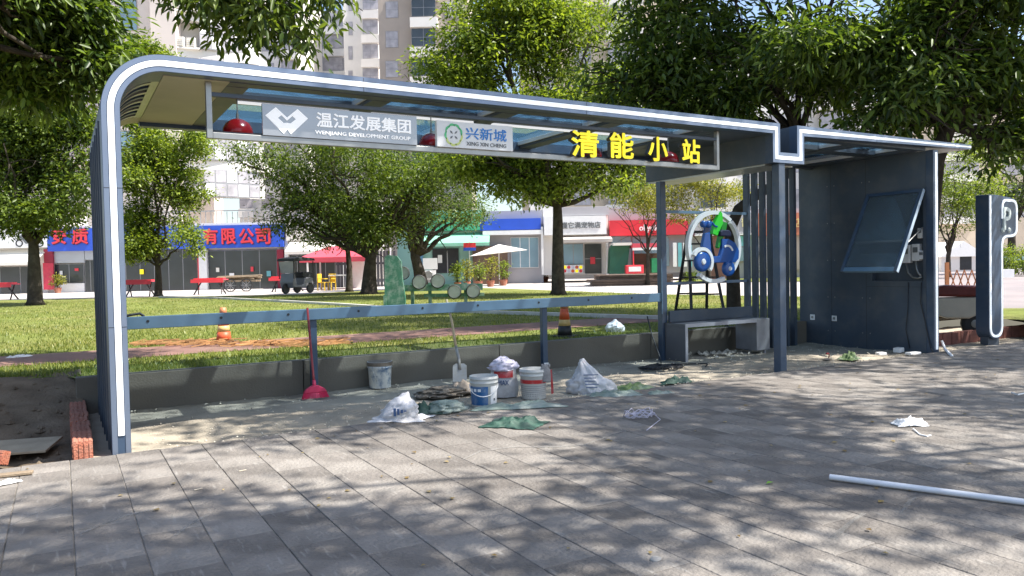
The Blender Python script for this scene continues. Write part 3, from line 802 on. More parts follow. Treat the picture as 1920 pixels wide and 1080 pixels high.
# ================================================================== things on the building site
BRICK = mat('hollow_red_brick', (0.36, 0.125, 0.075), 0.85, 0, 0.2, 14, bump=0.5, bscale=60, rnd=0.18, dirt=(0.42, 0.33, 0.26), dscale=5, damt=0.5)
WOOD = mat('weathered_wood', (0.24, 0.18, 0.12), 0.8, 0, 0.2, 9, bump=0.3)
PINK = mat('pink_plastic', (0.62, 0.035, 0.10), 0.4, 0, 0.08, 8)
MAROON = mat('maroon_handle', (0.30, 0.035, 0.04), 0.4, 0, 0.1, 8)
BUCKW = mat('white_bucket_plastic', (0.62, 0.62, 0.58), 0.45, 0, 0.1, 6, dirt=(0.38, 0.36, 0.33), dscale=7, damt=0.6)
BUCKB = mat('blue_label', (0.015, 0.115, 0.30), 0.4, 0, 0.1, 8, dirt=(0.35, 0.38, 0.4), dscale=9, damt=0.5)
PAINTB = mat('splashed_paint_bucket', (0.66, 0.66, 0.63), 0.5, 0, 0.1, 8, dirt=(0.02, 0.10, 0.22), dscale=9, damt=1.0)
REDL = mat('red_label', (0.50, 0.03, 0.03), 0.45, 0, 0.12, 9, dirt=(0.5, 0.4, 0.38), dscale=12, damt=0.5)
BAGW = mat('woven_white_sack', (0.66, 0.65, 0.66), 0.6, 0, 0.1, 6, bump=0.3, bscale=120, dirt=(0.35, 0.33, 0.30), dscale=5, damt=0.6)
BAGP = mat('lilac_white_plastic', (0.62, 0.58, 0.68), 0.35, 0, 0.1, 8)
TARPG = mat('dark_green_woven_sheet', (0.022, 0.072, 0.05), 0.6, 0, 0.25, 7, bump=0.3, bscale=150, dirt=(0.14, 0.17, 0.14), dscale=5, damt=0.4)
TARPL = mat('grey_green_woven_sheet', (0.22, 0.28, 0.24), 0.6, 0, 0.2, 7, bump=0.3, bscale=150, dirt=(0.40, 0.40, 0.37), dscale=4, damt=0.6)
TARPO = mat('olive_woven_sheet', (0.16, 0.24, 0.08), 0.6, 0, 0.25, 9, bump=0.3, bscale=150, dirt=(0.5, 0.52, 0.42), dscale=6, damt=0.6)
PRINT = mat('blue_ink', (0.05, 0.10, 0.22), 0.6, 0, 0.1, 6)
STEEL = mat('dirty_steel', (0.42, 0.38, 0.34), 0.45, 0.5, 0.15, 9, dirt=(0.36, 0.30, 0.22), dscale=8, damt=0.8)
MORTAR = mat('wet_mortar', (0.21, 0.175, 0.135), 0.9, 0, 0.25, 9, bump=0.8, bscale=40)
PVC = mat('white_pvc', (0.82, 0.82, 0.84), 0.3, 0, 0.03, 4, dirt=(0.6, 0.58, 0.55), dscale=3, damt=0.4)
ORANGE = mat('cone_orange', (0.62, 0.10, 0.03), 0.5, 0, 0.12, 6, dirt=(0.3, 0.2, 0.15), dscale=5, damt=0.4)

def rag(name, label, cat, x, y, sx, sy, h, rz, m, seed, zg=-0.03, fold=3.4, group=None, nx=34, ny=24):
    """crumpled sheet lying on the ground"""
    vs = []
    for j in range(ny):
        for i in range(nx):
            u = -1 + 2 * i / (nx - 1); v = -1 + 2 * j / (ny - 1)
            # square to rounded outline with ragged edge
            r = max(abs(u), abs(v)); a = math.atan2(v, u)
            k = 1 + 0.28 * fbm(math.cos(a) * 1.6 + seed, math.sin(a) * 1.6, seed, 3)
            sh_ = 0.84 + 0.16 * r
            px = u * sx * k * sh_; py = v * sy * k * sh_
            w1 = fbm(u * 0.9 + seed * 3.1, v * 0.9, seed, 2); f2 = fbm(u * 1.6 + 9, v * 1.6, seed + 4, 3)
            f1 = abs(math.sin(u * fold + v * fold * 0.6 * math.sin(seed) + 2.6 * w1 + seed))
            f3 = abs(math.sin(v * fold * 1.7 - u * 0.8 + 3.1 * f2 + seed * 2))
            e = min(1.0, (1 - r) * 2.2 + 0.10)
            body = max(0.0, 1 - (u * u + v * v) * 0.55)
            f4 = 1 - 2.2 * abs(fbm(u * 2.3 + seed, v * 2.3, seed + 7, 3))
            z = h * e * (0.22 * body + 0.50 * (1 - f1) * body + 0.26 * (1 - f3) + 0.34 * max(0, f4) + 0.2 * f2)
            z = max(0.0, z) + 0.006
            vs.append((px + 0.02 * f2, py, z))
    fs = [(j * nx + i, j * nx + i + 1, (j + 1) * nx + i + 1, (j + 1) * nx + i) for j in range(ny - 1) for i in range(nx - 1)]
    o = MB().add(vs, fs).build(name, m, smooth=True)
    sd_ = o.modifiers.new('thick', 'SOLIDIFY'); sd_.thickness = 0.004
    o.location = (x, y, zg); o.rotation_euler = (0, 0, rz)
    return tag(o, label, cat, group)

def blob(sx, sy, sz, seed, top=0.0, crinkle=0.22, nu=40, nv=24, pexp=3.0, lean=0.0):
    """slumped bag; top > 0 pulls the crown into a twisted neck"""
    b = MB()
    for j in range(nv + 1):
        t = j / nv; ph = -math.pi / 2 + math.pi * t
        for i in range(nu):
            a = 2 * math.pi * i / nu
            c, s = math.cos(a) * math.cos(ph), math.sin(a) * math.cos(ph)
            n_ = fbm(c * 1.8 + seed, s * 1.8 + 2 * math.sin(ph), seed, 4)
            g_ = abs(fbm(c * 3.2 + 5, s * 3.2, seed + math.sin(ph) * 2.6, 3))
            r = 1 + crinkle * (0.55 - 1.5 * abs(n_)) + crinkle * (0.35 - 1.1 * g_) + 0.25 * fbm(c * 0.9, s * 0.9, seed * 2 + math.sin(ph), 2)
            q = max(0.0, math.sin(ph))
            pinch = 1 - top * q ** pexp * 0.8
            b.v.append((c * sx * r * pinch, s * sy * r * pinch, max(-0.0, (math.sin(ph) + 0.35) / 1.35) * sz * (1 + top * q ** 4 * 0.5) * (0.9 + 0.1 * r)))
            b.v[-1] = (b.v[-1][0] + lean * b.v[-1][2] + 0.05 * sx * fbm(b.v[-1][2] * 9, a, seed, 2), b.v[-1][1], b.v[-1][2] * (1 + 0.18 * fbm(c * 1.3, s * 1.3, seed + 11, 2)))
    for j in range(nv):
        for i in range(nu):
            b.f.append((j * nu + i, j * nu + (i + 1) % nu, (j + 1) * nu + (i + 1) % nu, (j + 1) * nu + i))
    return b

# row of hollow bricks edging the left of the pit
br = thing('brick_edging', 'single row of red hollow bricks beside the curved column foot', 'brick row', (0.11, 6.56, -0.06))
bm_ = MB().box(-0.066, 0.066, 0.003, 0.232, 0.0, 0.17)
for i in range(4):
    bm_.box(-0.0695, -0.0661, 0.004, 0.231, 0.02 + i * 0.04, 0.04 + i * 0.04)
    bm_.box(-0.060 + i * 0.034, -0.042 + i * 0.034, 0.004, 0.231, 0.1701, 0.1755)
    bm_.box(-0.060 + i * 0.034, -0.042 + i * 0.034, -0.002, 0.0029, 0.01, 0.16)
bme = bm_.mesh('brick', BRICK)
for i in range(10):
    obj('brick', bme, br, (random.uniform(-0.006, 0.006), i * 0.236, random.uniform(-0.006, 0.004)), (0, random.uniform(-0.02, 0.02), random.uniform(-0.03, 0.03)))
o = obj('brick', bme, None, tuple(gnd(8, 872, -0.06)), (0.1, 0.3, 1.1), (0.75, 0.75, 0.6))
tag(o, 'single broken red brick lying at the left picture edge', 'brick')
o = MB().box(-0.22, 0.16, -0.035, 0.035, 0, 0.018).build('plank', WOOD, bevel=0.003)
o.location = tuple(gnd(10, 893, 0.004)); o.rotation_euler = (0, 0.0, -0.12); tag(o, 'short weathered plank on the pavement edge at far left', 'plank')
o = MB().box(-0.5, 0.30, -0.28, 0.20, 0, 0.02).build('board', mat('dusty_board', (0.36, 0.30, 0.21), 0.9, 0, 0.2, 5, bump=0.3), bevel=0.003)
o.location = tuple(gnd(28, 838, -0.04)); o.rotation_euler = (0.03, 0.0, -0.25); tag(o, 'dusty flat board in the dirt left of the brick row', 'board')
rag('paper_scrap', 'white paper strip on the pavement at the left edge', 'paper', *gnd(5, 910, 0)[:2], 0.11, 0.025, 0.02, 0.4, WHITE, 3.3, 0.003)
o = blob(0.19, 0.15, 0.15, 8.1).build('black_bag', mat('black_bag_film', (0.018, 0.02, 0.026), 0.3, 0, 0.2, 6), smooth=True)
o.location = tuple(gnd(62, 716, 0.05)); tag(o, 'black plastic bag lying on the soil bank at left', 'bag')
rag('white_scrap', 'crumpled white scrap lying on the black bag', 'scrap', *gnd(58, 704, 0.16)[:2], 0.07, 0.05, 0.03, 0.3, WHITE, 5.5, 0.16)
rag('white_wrapper', 'crumpled white wrapper on the soil above the black bag', 'wrapper', *gnd(35, 676, 0.26)[:2], 0.20, 0.06, 0.06, 0.3, WHITE, 6.5, 0.27)

# broom leaning on the handrail post
bro = thing('broom', 'pink plastic broom leaning upside up against the handrail post', 'broom', (2.35, 8.30, -0.03))
t_ = Vector((0.005, 0.235, 0.97))
MB().tube([(0, 0.03, 0.13), (0.0, 0.06, 0.25), tuple(t_)], [0.017, 0.013, 0.012], 10).build('handle', MAROON, bro, smooth=True)
MB().tube([(0, 0.018, 0.10), (0, 0.04, 0.19)], [0.022, 0.018], 10).build('ferrule', PINK, bro, smooth=True)
MB().prism([(-0.035, 0.135), (0.035, 0.135), (0.10, 0.10), (0.125, 0.06), (-0.125, 0.06), (-0.10, 0.10)], -0.018, 0.03).build('head', PINK, bro, bevel=0.006)
bs = MB()
for i in range(46):
    x = -0.12 + 0.24 * i / 45
    for yy in (-0.008, 0.012):
        bs.bar((x, yy, 0.062), (x * 1.22 + random.uniform(-0.004, 0.004), yy * 2.2 - 0.012, 0.0), 0.0045)
tag(bs.build('bristles', PINK, bro), kind='stuff')

# buckets
def bucket(name, label, x, y, r, h, m, rz=0.0, zg=-0.03):
    t = thing(name, label, 'bucket', (x, y, zg), rz, 'buckets on the site')
    MB().lathe([(r * 0.84, 0.0), (r * 0.86, 0.004), (r * 0.93, h * 0.72), (r * 0.95, h * 0.73), (r * 0.95, h * 0.77), (r * 1.0, h * 0.78), (r * 1.0, h * 0.8), (r * 0.965, h * 0.81), (r * 0.975, h * 0.90),
                (r * 1.02, h * 0.91), (r * 1.02, h * 0.935), (r * 0.98, h * 0.94), (r * 0.99, h), (r * 0.95, h), (r * 0.90, h * 0.5), (r * 0.8, 0.02)], 32).build('pail', m, t, smooth=True)
    return t
def band_label(t, r0, r1, z0, z1, a0, a1, m, name='label_band'):
    n_ = 22; b = MB(); vs = []
    for i in range(n_ + 1):
        a = a0 + (a1 - a0) * i / n_
        vs += [(r0 * math.cos(a), r0 * math.sin(a), z0), (r1 * math.cos(a), r1 * math.sin(a), z1)]
    b.add(vs, [(2 * i, 2 * i + 2, 2 * i + 3, 2 * i + 1) for i in range(n_)])
    o = b.build(name, m, t, smooth=True)
    return o
def bail(t, r, z, dz, ang, m=GREYM):
    pts = []
    for i in range(13):
        a = math.pi * i / 12
        pts.append((r * math.cos(a) * math.cos(ang), -abs(r) * math.sin(a) * 0.55 - r * 0.72 * math.sin(a), z - dz * math.sin(a)))
    MB().tube(pts, 0.005, 6).build('handle', m, t, smooth=True)
def at(px, py, z=-0.03): return gnd(px, py, z)
p = at(713, 726)
t = bucket('paint_bucket', 'dented white bucket splashed with blue paint by the low wall', p.x, p.y, 0.145, 0.305, PAINTB, 0.4)
MB().lathe([(0.149, 0.26), (0.152, 0.30), (0.13, 0.308), (0.02, 0.31)], 28).build('crust_rim', mat('dry_mud', (0.20, 0.16, 0.12), 0.9, 0, 0.3, 9), t)
MB().tube([(-0.148, -0.03, 0.25), (-0.165, -0.07, 0.19), (-0.15, -0.09, 0.13), (-0.135, -0.08, 0.09)], 0.004, 6).build('handle', GREYM, t)
p = at(908, 760)
t = bucket('white_bucket', 'white bucket with blue label and wire handle in front of the sack', p.x, p.y, 0.145, 0.30, BUCKW, YAW)
band_label(t, 0.1275, 0.1345, 0.02, 0.205, math.radians(175), math.radians(290), BUCKB)
band_label(t, 0.1275, 0.1345, 0.03, 0.205, math.radians(302), math.radians(350), WHITE)
for k in range(3):
    band_label(t, 0.1295, 0.1315, 0.06 + k * 0.05, 0.085 + k * 0.05, math.radians(318), math.radians(328), GV, 'label_mark')
for k in range(3):
    band_label(t, 0.136, 0.1365, 0.155, 0.182, math.radians(205 + k * 20), math.radians(219 + k * 20), WHITE, 'label_mark')
bail(t, 0.142, 0.215, 0.10, 0.0, WHITE)
p = at(1001, 746)
t = bucket('white_bucket', 'white bucket with red label band and grey gloves over its rim', p.x, p.y, 0.148, 0.31, BUCKW, YAW)
band_label(t, 0.1365, 0.1405, 0.165, 0.205, math.radians(175), math.radians(365), REDL)
for k in range(6):
    band_label(t, 0.1285 + k * 0.0012, 0.1288 + k * 0.0012, 0.035 + k * 0.02, 0.043 + k * 0.02, math.radians(185), math.radians(350), mat('grey_print', (0.36, 0.34, 0.33), 0.6), 'print_line')
gl = thing('work_gloves', 'pair of grey knitted gloves hung over the bucket rim', 'gloves', (p.x + 0.08, p.y - 0.12, 0.28), YAW)
GLV = mat('grey_knit', (0.33, 0.31, 0.30), 0.9, 0, 0.2, 20, bump=0.6, bscale=150)
MB().add(*(lambda b: (b.v, b.f))(blob(0.055, 0.025, 0.17, 4.4, 0, 0.2, 18, 12))).build('glove_palm', GLV, gl, smooth=True).location = (0, -0.02, -0.13)
for k in range(4):
    MB().tube([(-0.035 + k * 0.022, -0.015, 0.02), (-0.037 + k * 0.024, 0.01, 0.042), (-0.036 + k * 0.025, 0.045, 0.03), (-0.036 + k * 0.025, 0.07, 0.005)], [0.011, 0.012, 0.011, 0.008], 8).build('glove_finger', GLV, gl, smooth=True)
MB().prism([(0.05, -0.26), (0.075, -0.25), (0.06, 0.0), (0.045, -0.01)], -0.03, -0.02).build('red_cuff', REDL, gl)
# printed sack with a plastic bag on top
p = at(952, 745)
sk = thing('printed_sack', 'white printed sack with red top band standing between two buckets', 'sack', (p.x, p.y + 0.08, -0.03), YAW)
sbk = MB()
nx, nz = 14, 12
for side in (-1, 1):
    for j in range(nz + 1):
        for i in range(nx + 1):
            u = -1 + 2 * i / nx; v_ = j / nz
            bul = (1 - u * u) ** 0.6 * (0.09 + 0.03 * math.sin(v_ * 3)) + 0.01 * fbm(u * 3, v_ * 3, side, 3)
            sbk.v.append((u * (0.145 + 0.012 * math.sin(v_ * 5)), side * max(0.004, bul), v_ * 0.30 + 0.012 * fbm(u * 2, 0, 5) * v_))
oo = (nx + 1) * (nz + 1)
for s_ in (0, 1):
    for j in range(nz):
        for i in range(nx):
            a = s_ * oo + j * (nx + 1) + i
            sbk.f.append((a, a + 1, a + nx + 2, a + nx + 1))
sbk.build('sack_body', BAGW, sk, smooth=True)
def on_sack(px_, pz): 
    u = px_ / 0.145; return -((1 - min(0.98, u * u)) ** 0.6 * (0.09 + 0.03 * math.sin(pz / 0.30 * 3))) - 0.016
rb = MB(); nn_ = 10
for i in range(nn_ + 1):
    x = -0.10 + 0.20 * i / nn_
    for z in (0.215, 0.285): rb.v.append((x, on_sack(x, z), z))
for i in range(nn_): rb.f.append((2 * i, 2 * i + 2, 2 * i + 3, 2 * i + 1))
rb.build('red_band', REDL, sk)
tx = text('lettering', 'MAX', PRINT, sk, 0.0, 0.165, 0.11, 0.05, -0.135, 0.004, 0.02)
o = blob(0.13, 0.10, 0.13, 2.2, 0.2, 0.5).build('plastic_bag', BAGP, smooth=True)
o.location = (p.x - 0.02, p.y + 0.06, 0.255); tag(o, 'crumpled lilac white plastic bag on top of the printed sack', 'bag')
# big white bag with blue print
p = at(1118, 738)
o = thing('white_bag', 'large white sack with blue print and tied neck by the green sheets', 'sack', (p.x, p.y + 0.05, -0.03), YAW)
blob(0.215, 0.15, 0.27, 6.3, 0.7, 0.30, 64, 40, 1.6, -0.35).build('sack_body', BAGW, o, smooth=True)
MB().lathe([(0.05, 0.22), (0.025, 0.30), (0.032, 0.34), (0.014, 0.36)], 10, (-0.115, 0, 0)).build('tied_neck', mat('pinkish_film', (0.6, 0.42, 0.42), 0.5), o, smooth=True)
for k in range(5):
    MB().box(-0.10 - 0.004 * k, 0.02 + 0.02 * math.sin(k * 2), -0.215 + 0.022 * k, -0.212 + 0.022 * k, 0.09 + 0.03 * k, 0.098 + 0.03 * k).build('print_line', PRINT, o)
rag('woven_sheet', 'grey green woven sheet spread before the large white sack', 'sheet', *at(1150, 745)[:2], 0.34, 0.16, 0.07, YAW + 0.1, TARPL, 1.7)
rag('woven_sheet', 'olive woven sheet right of the large white sack', 'sheet', *at(1190, 732)[:2], 0.24, 0.15, 0.07, YAW + 0.3, TARPO, 2.9)
rag('woven_sheet', 'grey frayed sheet lying on the pavement edge by the olive sheet', 'sheet', *at(1238, 742)[:2], 0.22, 0.12, 0.05, YAW + 0.2, TARPL, 4.1)
rag('woven_sheet', 'dark green sheet scrap farthest right on the sand', 'sheet', *at(1268, 718)[:2], 0.20, 0.09, 0.07, YAW + 0.2, TARPG, 5.3)
rag('woven_sack', 'dark green empty sack lying alone on the slabs', 'sack', *gnd(966, 797, 0)[:2], 0.24, 0.18, 0.065, YAW - 0.35, TARPG, 7.7, 0.0)
rag('woven_sheet', 'long grey green sheet in front of the two white buckets', 'sheet', *at(975, 764, 0)[:2], 0.42, 0.10, 0.05, YAW + 0.14, TARPL, 8.3, 0.0)
p = gnd(748, 786, 0)
o = thing('white_sack', 'slumped white empty sack at the edge of the slabs left of the buckets', 'sack', (p.x, p.y, 0.0), YAW)
blob(0.16, 0.12, 0.19, 3.9, 0.6, 0.30, 56, 36, 1.8, 0.3).build('sack_body', BAGW, o, smooth=True)
rag('sack_skirt', None, None, 0.02, -0.02, 0.26, 0.13, 0.05, 0.0, BAGW, 3.5, 0.0).parent = o
for k in range(4):
    MB().box(-0.02 + 0.03 * k, 0.002 + 0.03 * k, -0.178 + 0.006 * k, -0.17 + 0.006 * k, 0.06 + 0.012 * k, 0.13 - 0.008 * k).build('print_mark', PRINT, o)
rag('woven_sheet', 'dark green crumpled sheet beside the slumped white sack', 'sheet', *gnd(790, 776, 0)[:2], 0.19, 0.10, 0.10, YAW + 0.2, TARPG, 9.1, 0.0)
o = blob(0.16, 0.12, 0.11, 9.9, 0, 0.4).build('grey_sack', TARPL, smooth=True)
o.location = (*gnd(838, 772, 0)[:2], 0.0); tag(o, 'small grey sack between green sheet and mortar heap', 'sack')

# mortar heap, shovel
mp_ = at(832, 742)
o = blob(0.25, 0.20, 0.095, 12.2, 0.1, 0.5, 48, 26).build('mortar_heap', MORTAR, smooth=True)
o.location = (mp_.x, mp_.y + 0.05, -0.035); tag(o, 'dark brown heap of wet mortar left of the buckets', 'mortar')
rag('cement_paper', 'brown torn cement paper leaning on the mortar heap', 'paper', *at(868, 737)[:2], 0.20, 0.13, 0.12, YAW + 0.3, mat('kraft_paper', (0.40, 0.33, 0.26), 0.8, 0, 0.15, 6), 13.1)
p = at(862, 716)
shv = thing('shovel', 'square steel shovel with pale wooden handle leaning on the handrail', 'shovel', (p.x, p.y, -0.03), YAW)
top = Vector((-0.17, 0.40, 0.98))
dv = top.normalized()
MB().prism([(-0.085, 0.0), (0.085, 0.0), (0.085, 0.20), (0.05, 0.225), (-0.05, 0.225), (-0.085, 0.20)], 0.0, 0.004).build('blade', STEEL, shv, bevel=0.001).rotation_euler = (-0.32, 0, 0)
MB().tube([(0.0, 0.05, 0.14), (-0.012, 0.10, 0.27), (-0.05, 0.16, 0.42)], [0.02, 0.021, 0.019], 10).build('socket', STEEL, shv, smooth=True)
MB().tube([(-0.05, 0.16, 0.42), tuple(Vector((-0.05, 0.16, 0.42)).lerp(top, 0.5) + Vector((0.012, 0, 0))), tuple(top)], [0.018, 0.017, 0.016], 10).build('handle', mat('pale_ash_wood', (0.55, 0.42, 0.26), 0.6, 0, 0.12, 12), shv, smooth=True)

# cords, cable, pipe, scraps
def coil(cx, cy, z, r, n, seed, flat=0.35):
    pts = []
    rs = random.Random(seed)
    for i in range(n):
        a = i * 0.42
        rr = r * (0.55 + 0.45 * rs.random() ** 0.5)
        pts.append((cx + math.cos(a) * rr * 1.3 + rs.uniform(-0.02, 0.02), cy + math.sin(a) * rr * 0.8, z + 0.01 + rs.random() ** 2 * flat * r))
    return pts
p = gnd(1200, 782, 0)
tb = coil(p.x, p.y, 0.0, 0.13, 70, 4, 0.5)
tail = gnd(1212, 808, 0)
o = MB().tube(tb + [(p.x + 0.08, p.y - 0.1, 0.03), (p.x + 0.06, p.y - 0.2, 0.004), (tail.x, tail.y, 0.004)], 0.0032, 5).build('cord_bundle', BAGP, smooth=True)
tag(o, 'loose bundle of thin lilac white cord on the slabs', 'cord')
p = gnd(1240, 690, -0.03)
o = MB().tube([(7.05, 8.35, 0.62), (7.05, 8.25, 0.35), (6.98, 8.0, 0.05), (6.9, 7.9, -0.02)] + coil(p.x, p.y, -0.035, 0.26, 90, 9, 0.15) + [(p.x + 0.4, p.y + 0.1, -0.02), (p.x + 0.75, p.y - 0.1, -0.02), (p.x + 0.5, p.y - 0.3, -0.02)], 0.009, 6).build('black_cable', BLACK, smooth=True)
tag(o, 'tangled black cable on the sand left of the bench', 'cable')
a, b = gnd(1556, 894, 0.022), gnd(2050, 958, 0.022)
o = MB().lathe([(0.0175, 0), (0.0175, (b - a).length)], 20).build('pvc_pipe', PVC, smooth=False)
pm = MB(); d_ = (b - a).normalized()
pts = [a, a.lerp(b, 0.3), a.lerp(b, 0.7), b]
o.data = pm.tube([tuple(q) for q in pts], 0.0175, 20, caps=False).tube([tuple(q) for q in pts], 0.0145, 20, caps=False).mesh('pvc_pipe', PVC, True)
tag(o, 'long straight white plastic pipe lying on the slabs at right', 'pipe')
p = gnd(1705, 797, 0)
rag('plastic_strip', 'knotted white plastic strip lying on the slabs above the pipe', 'plastic', p.x, p.y, 0.13, 0.08, 0.075, YAW, WHITE, 14.4, 0.0, 1.6)
pa_, pb_ = gnd(1688, 780, 0.02), gnd(1697, 800, 0.02)
o = MB().tube([tuple(gnd(1712, 804, 0.01)), tuple(gnd(1725, 815, 0.006)), tuple(gnd(1738, 818, 0.006)), tuple(gnd(1745, 816, 0.006))], 0.006, 6).build('white_string', WHITE)
tag(o, 'short white string end beside the knotted plastic strip', 'string')
o = MB().tube([tuple(gnd(1897, 736, 0.01)), tuple(gnd(1908, 740, 0.008)), tuple(gnd(1930, 736, 0.01))], 0.008, 6).build('white_scrap', WHITE); tag(o, 'small white curved scrap on the slabs at right edge', 'scrap')
o = blob(0.026, 0.02, 0.015, 5.1, 0, 0.3, 16, 10).build('pebble', mat('pale_stone', (0.36, 0.34, 0.31), 0.8), smooth=True)
o.location = (*gnd(1230, 1050, 0)[:2], 0.0); tag(o, 'pale pebble on the slabs at the bottom of the picture', 'pebble')
o = MB().add([(-0.03, 0, 0.005), (0, -0.014, 0.012), (0.035, 0, 0.006), (0, 0.014, 0.014)], [(0, 1, 2, 3)]).build('fallen_leaf', leafmat('fresh_leaf', (0.12, 0.3, 0.03), (0.2, 0.4, 0.05)))
o.location = (*gnd(1443, 908, 0)[:2], 0.003); tag(o, 'single green fallen leaf on the slabs left of the pipe', 'leaf')
for (x, y, r, lab) in ((372, 917, 0.6, 'pale wood splinter on the slabs at lower left'), (455, 882, 0.2, 'thin twig on the slabs right of the column foot')):
    q = gnd(x, y, 0.006)
    o = MB().bar((q.x - 0.025, q.y - 0.006, 0.006), (q.x + 0.025, q.y + 0.012, 0.005), 0.007, 0.004).build('splinter', mat('pale_splinter', (0.55, 0.48, 0.38), 0.7)); tag(o, lab, 'splinter')
q = gnd(1553, 674, -0.03)
o = thing('trowel', 'small red handled trowel lying on the sand before the side panel', 'trowel', (q.x, q.y, -0.02), 0.4)
MB().prism([(-0.12, -0.04), (-0.01, -0.045), (0.02, 0), (-0.01, 0.045), (-0.12, 0.04)], 0.0, 0.004, 'xy').build('blade', STEEL, o)
MB().tube([(0.02, 0, 0.005), (0.05, 0, 0.05), (0.02, 0, 0.07), (-0.02, 0.0, 0.075), (-0.08, 0, 0.075)], [0.006, 0.007, 0.012, 0.015, 0.013], 8).build('handle', RED, o, smooth=True)
rag('woven_sheet', 'crumpled pale green bag on the sand before the side panel', 'bag', *gnd(1592, 674, -0.02)[:2], 0.16, 0.12, 0.10, 0.2, TARPO, 15.5, -0.02)
for i, (x, y, l_, h_, lab) in enumerate(((1685, 660, 0.16, 0.07, 'white foam block at the foot of the side panel'), (1712, 664, 0.22, 0.035, 'white foam strip right of the foam block'), (1652, 665, 0.12, 0.04, 'white foam scrap left of the foam block'))):
    q = gnd(x, y, -0.02)
    o = MB().box(-l_ / 2, l_ / 2, -0.05, 0.05, 0, h_).build('foam_block', WHITE, bevel=0.008); o.location = (q.x, q.y, -0.025); o.rotation_euler = (0, 0, 0.2 - 0.3 * i); tag(o, lab, 'foam')
o = MB().tube([tuple(gnd(1766, 640, 0.12)), tuple(gnd(1772, 655, 0.03)), tuple(gnd(1785, 668, 0.0))], 0.02, 8).build('white_hose', PVC, smooth=True); tag(o, 'short white hose end beside the foot of the side panel', 'hose')

# loose stones and crumbs on the sand
def crumbs(name, label, cat, pts, smin, smax, m):
    b = MB()
    for x, y, z in pts:
        s = random.uniform(smin, smax)
        vs = [(x + s * random.uniform(0.6, 1.1) * a, y + s * random.uniform(0.6, 1.1) * c, z + s * random.uniform(0.4, 0.8) * e) for a, c, e in ((1, 0, 0), (-1, 0, 0), (0, 1, 0), (0, -1, 0), (0, 0, 1), (0, 0, -1))]
        b.add(vs, [(0, 2, 4), (2, 1, 4), (1, 3, 4), (3, 0, 4), (2, 0, 5), (1, 2, 5), (3, 1, 5), (0, 3, 5)])
    return tag(b.build(name, m), label, cat, kind='stuff')
RUB = mat('pale_rubble', (0.52, 0.47, 0.38), 0.9, 0, 0.2, 9, isl=0.25)
crumbs('rubble', 'pale mortar lumps heaped in front of the bench', 'rubble', [(gnd(random.gauss(1350, 30), random.gauss(664, 3), -0.02).x, gnd(1350, random.gauss(664, 3), -0.02).y + random.uniform(-0.1, 0.2), -0.015) for _ in range(70)], 0.015, 0.055, RUB)
crumbs('sand_crumbs', 'small crumbs of stone and mortar strewn over the sand', 'crumbs', [(random.uniform(0.5, 10.7), random.uniform(6.42, 8.6) if random.random() < 0.6 else random.gauss(6.52, 0.07), -0.012) for _ in range(1500)], 0.004, 0.016, RUB)
crumbs('soil_clods', 'clods of dark soil and gravel on the bank at left', 'clods', [(lambda x, y: (x, y, zsoil(x, y)))(random.uniform(-5, 0.0), random.uniform(6.5, 9.2)) for _ in range(420)], 0.01, 0.05, SOIL)
b = MB()
for i in range(260):
    x, y = gnd(random.uniform(240, 630), random.gauss(649, 2.5), LZ)[:2]
    a = random.uniform(-0.5, 0.5); l_ = random.uniform(0.1, 0.35)
    b.bar((x, y, LZ + 0.02 + random.random() * 0.05), (x + l_ * math.cos(a), y + l_ * math.sin(a), LZ + 0.02 + random.random() * 0.06), 0.012)
tag(b.build('straw', mat('dry_straw', (0.42, 0.22, 0.09), 0.9, 0, 0.3, 3, isl=0.3)), 'dry orange brushwood strewn along the red path', 'brushwood', kind='stuff')

# traffic cones and bag on the lawn
def cone(px, py, lab, coll=BLACK):
    q = gnd(px, py, LZ)
    t = thing('traffic_cone', lab, 'cone', (q.x, q.y, LZ), random.random(), 'traffic cones on the lawn')
    MB().box(-0.15, 0.15, -0.15, 0.15, 0.0, 0.03).build('base', BLACK, t, bevel=0.008)
    def rr(z): return 0.115 - 0.135 * z
    for nm, z0, z1, m in (('collar', 0.03, 0.17, coll), ('band', 0.17, 0.26, mat('cone_yellow', (0.62, 0.42, 0.16), 0.5, dirt=(0.4, 0.3, 0.2))), ('body', 0.26, 0.42, ORANGE), ('tip', 0.42, 0.53, mat('cone_pale', (0.50, 0.20, 0.09), 0.5))):
        MB().lathe([(rr(z0), z0), (rr(z1), z1)], 20).build(nm, m, t, smooth=True)
cone(420, 643, 'orange banded traffic cone left, by the red path', ORANGE)
cone(1059, 632, 'orange banded traffic cone right, just behind the low wall')
o = blob(0.13, 0.11, 0.16, 21.0, 0.3, 0.4).build('white_bag', WHITE, smooth=True)
o.location = (*gnd(1154, 622, LZ)[:2], LZ); tag(o, 'crumpled white plastic bag on the grass right of the cone', 'bag')

# step ladder behind the emblem
ld = thing('step_ladder', 'black folding step ladder standing behind the scooter emblem', 'ladder', (9.28, 9.65, LZ), YAW + 0.15)
for s_, y0, nm in ((-1, -0.42, 'front'), (1, 0.42, 'rear')):
    for x in (-0.24, 0.24):
        MB().bar((x * 1.25, y0 * 1.0 + s_ * 0.0, 0.0), (x * 0.75, 0.03 * s_, 1.55), 0.045, 0.025).build('rail', BLACK, ld)
    for k in range(5):
        z = 0.25 + 0.28 * k; f_ = z / 1.55
        x = 0.30 + (0.18 - 0.30) * f_; y = y0 * (1 - f_) + 0.03 * s_ * f_
        MB().bar((-x, y, z), (x, y, z), 0.05, 0.025).build('rung', BLACK, ld)
MB().box(-0.2, 0.2, -0.06, 0.06, 1.55, 1.59).build('cap', BLACK, ld)

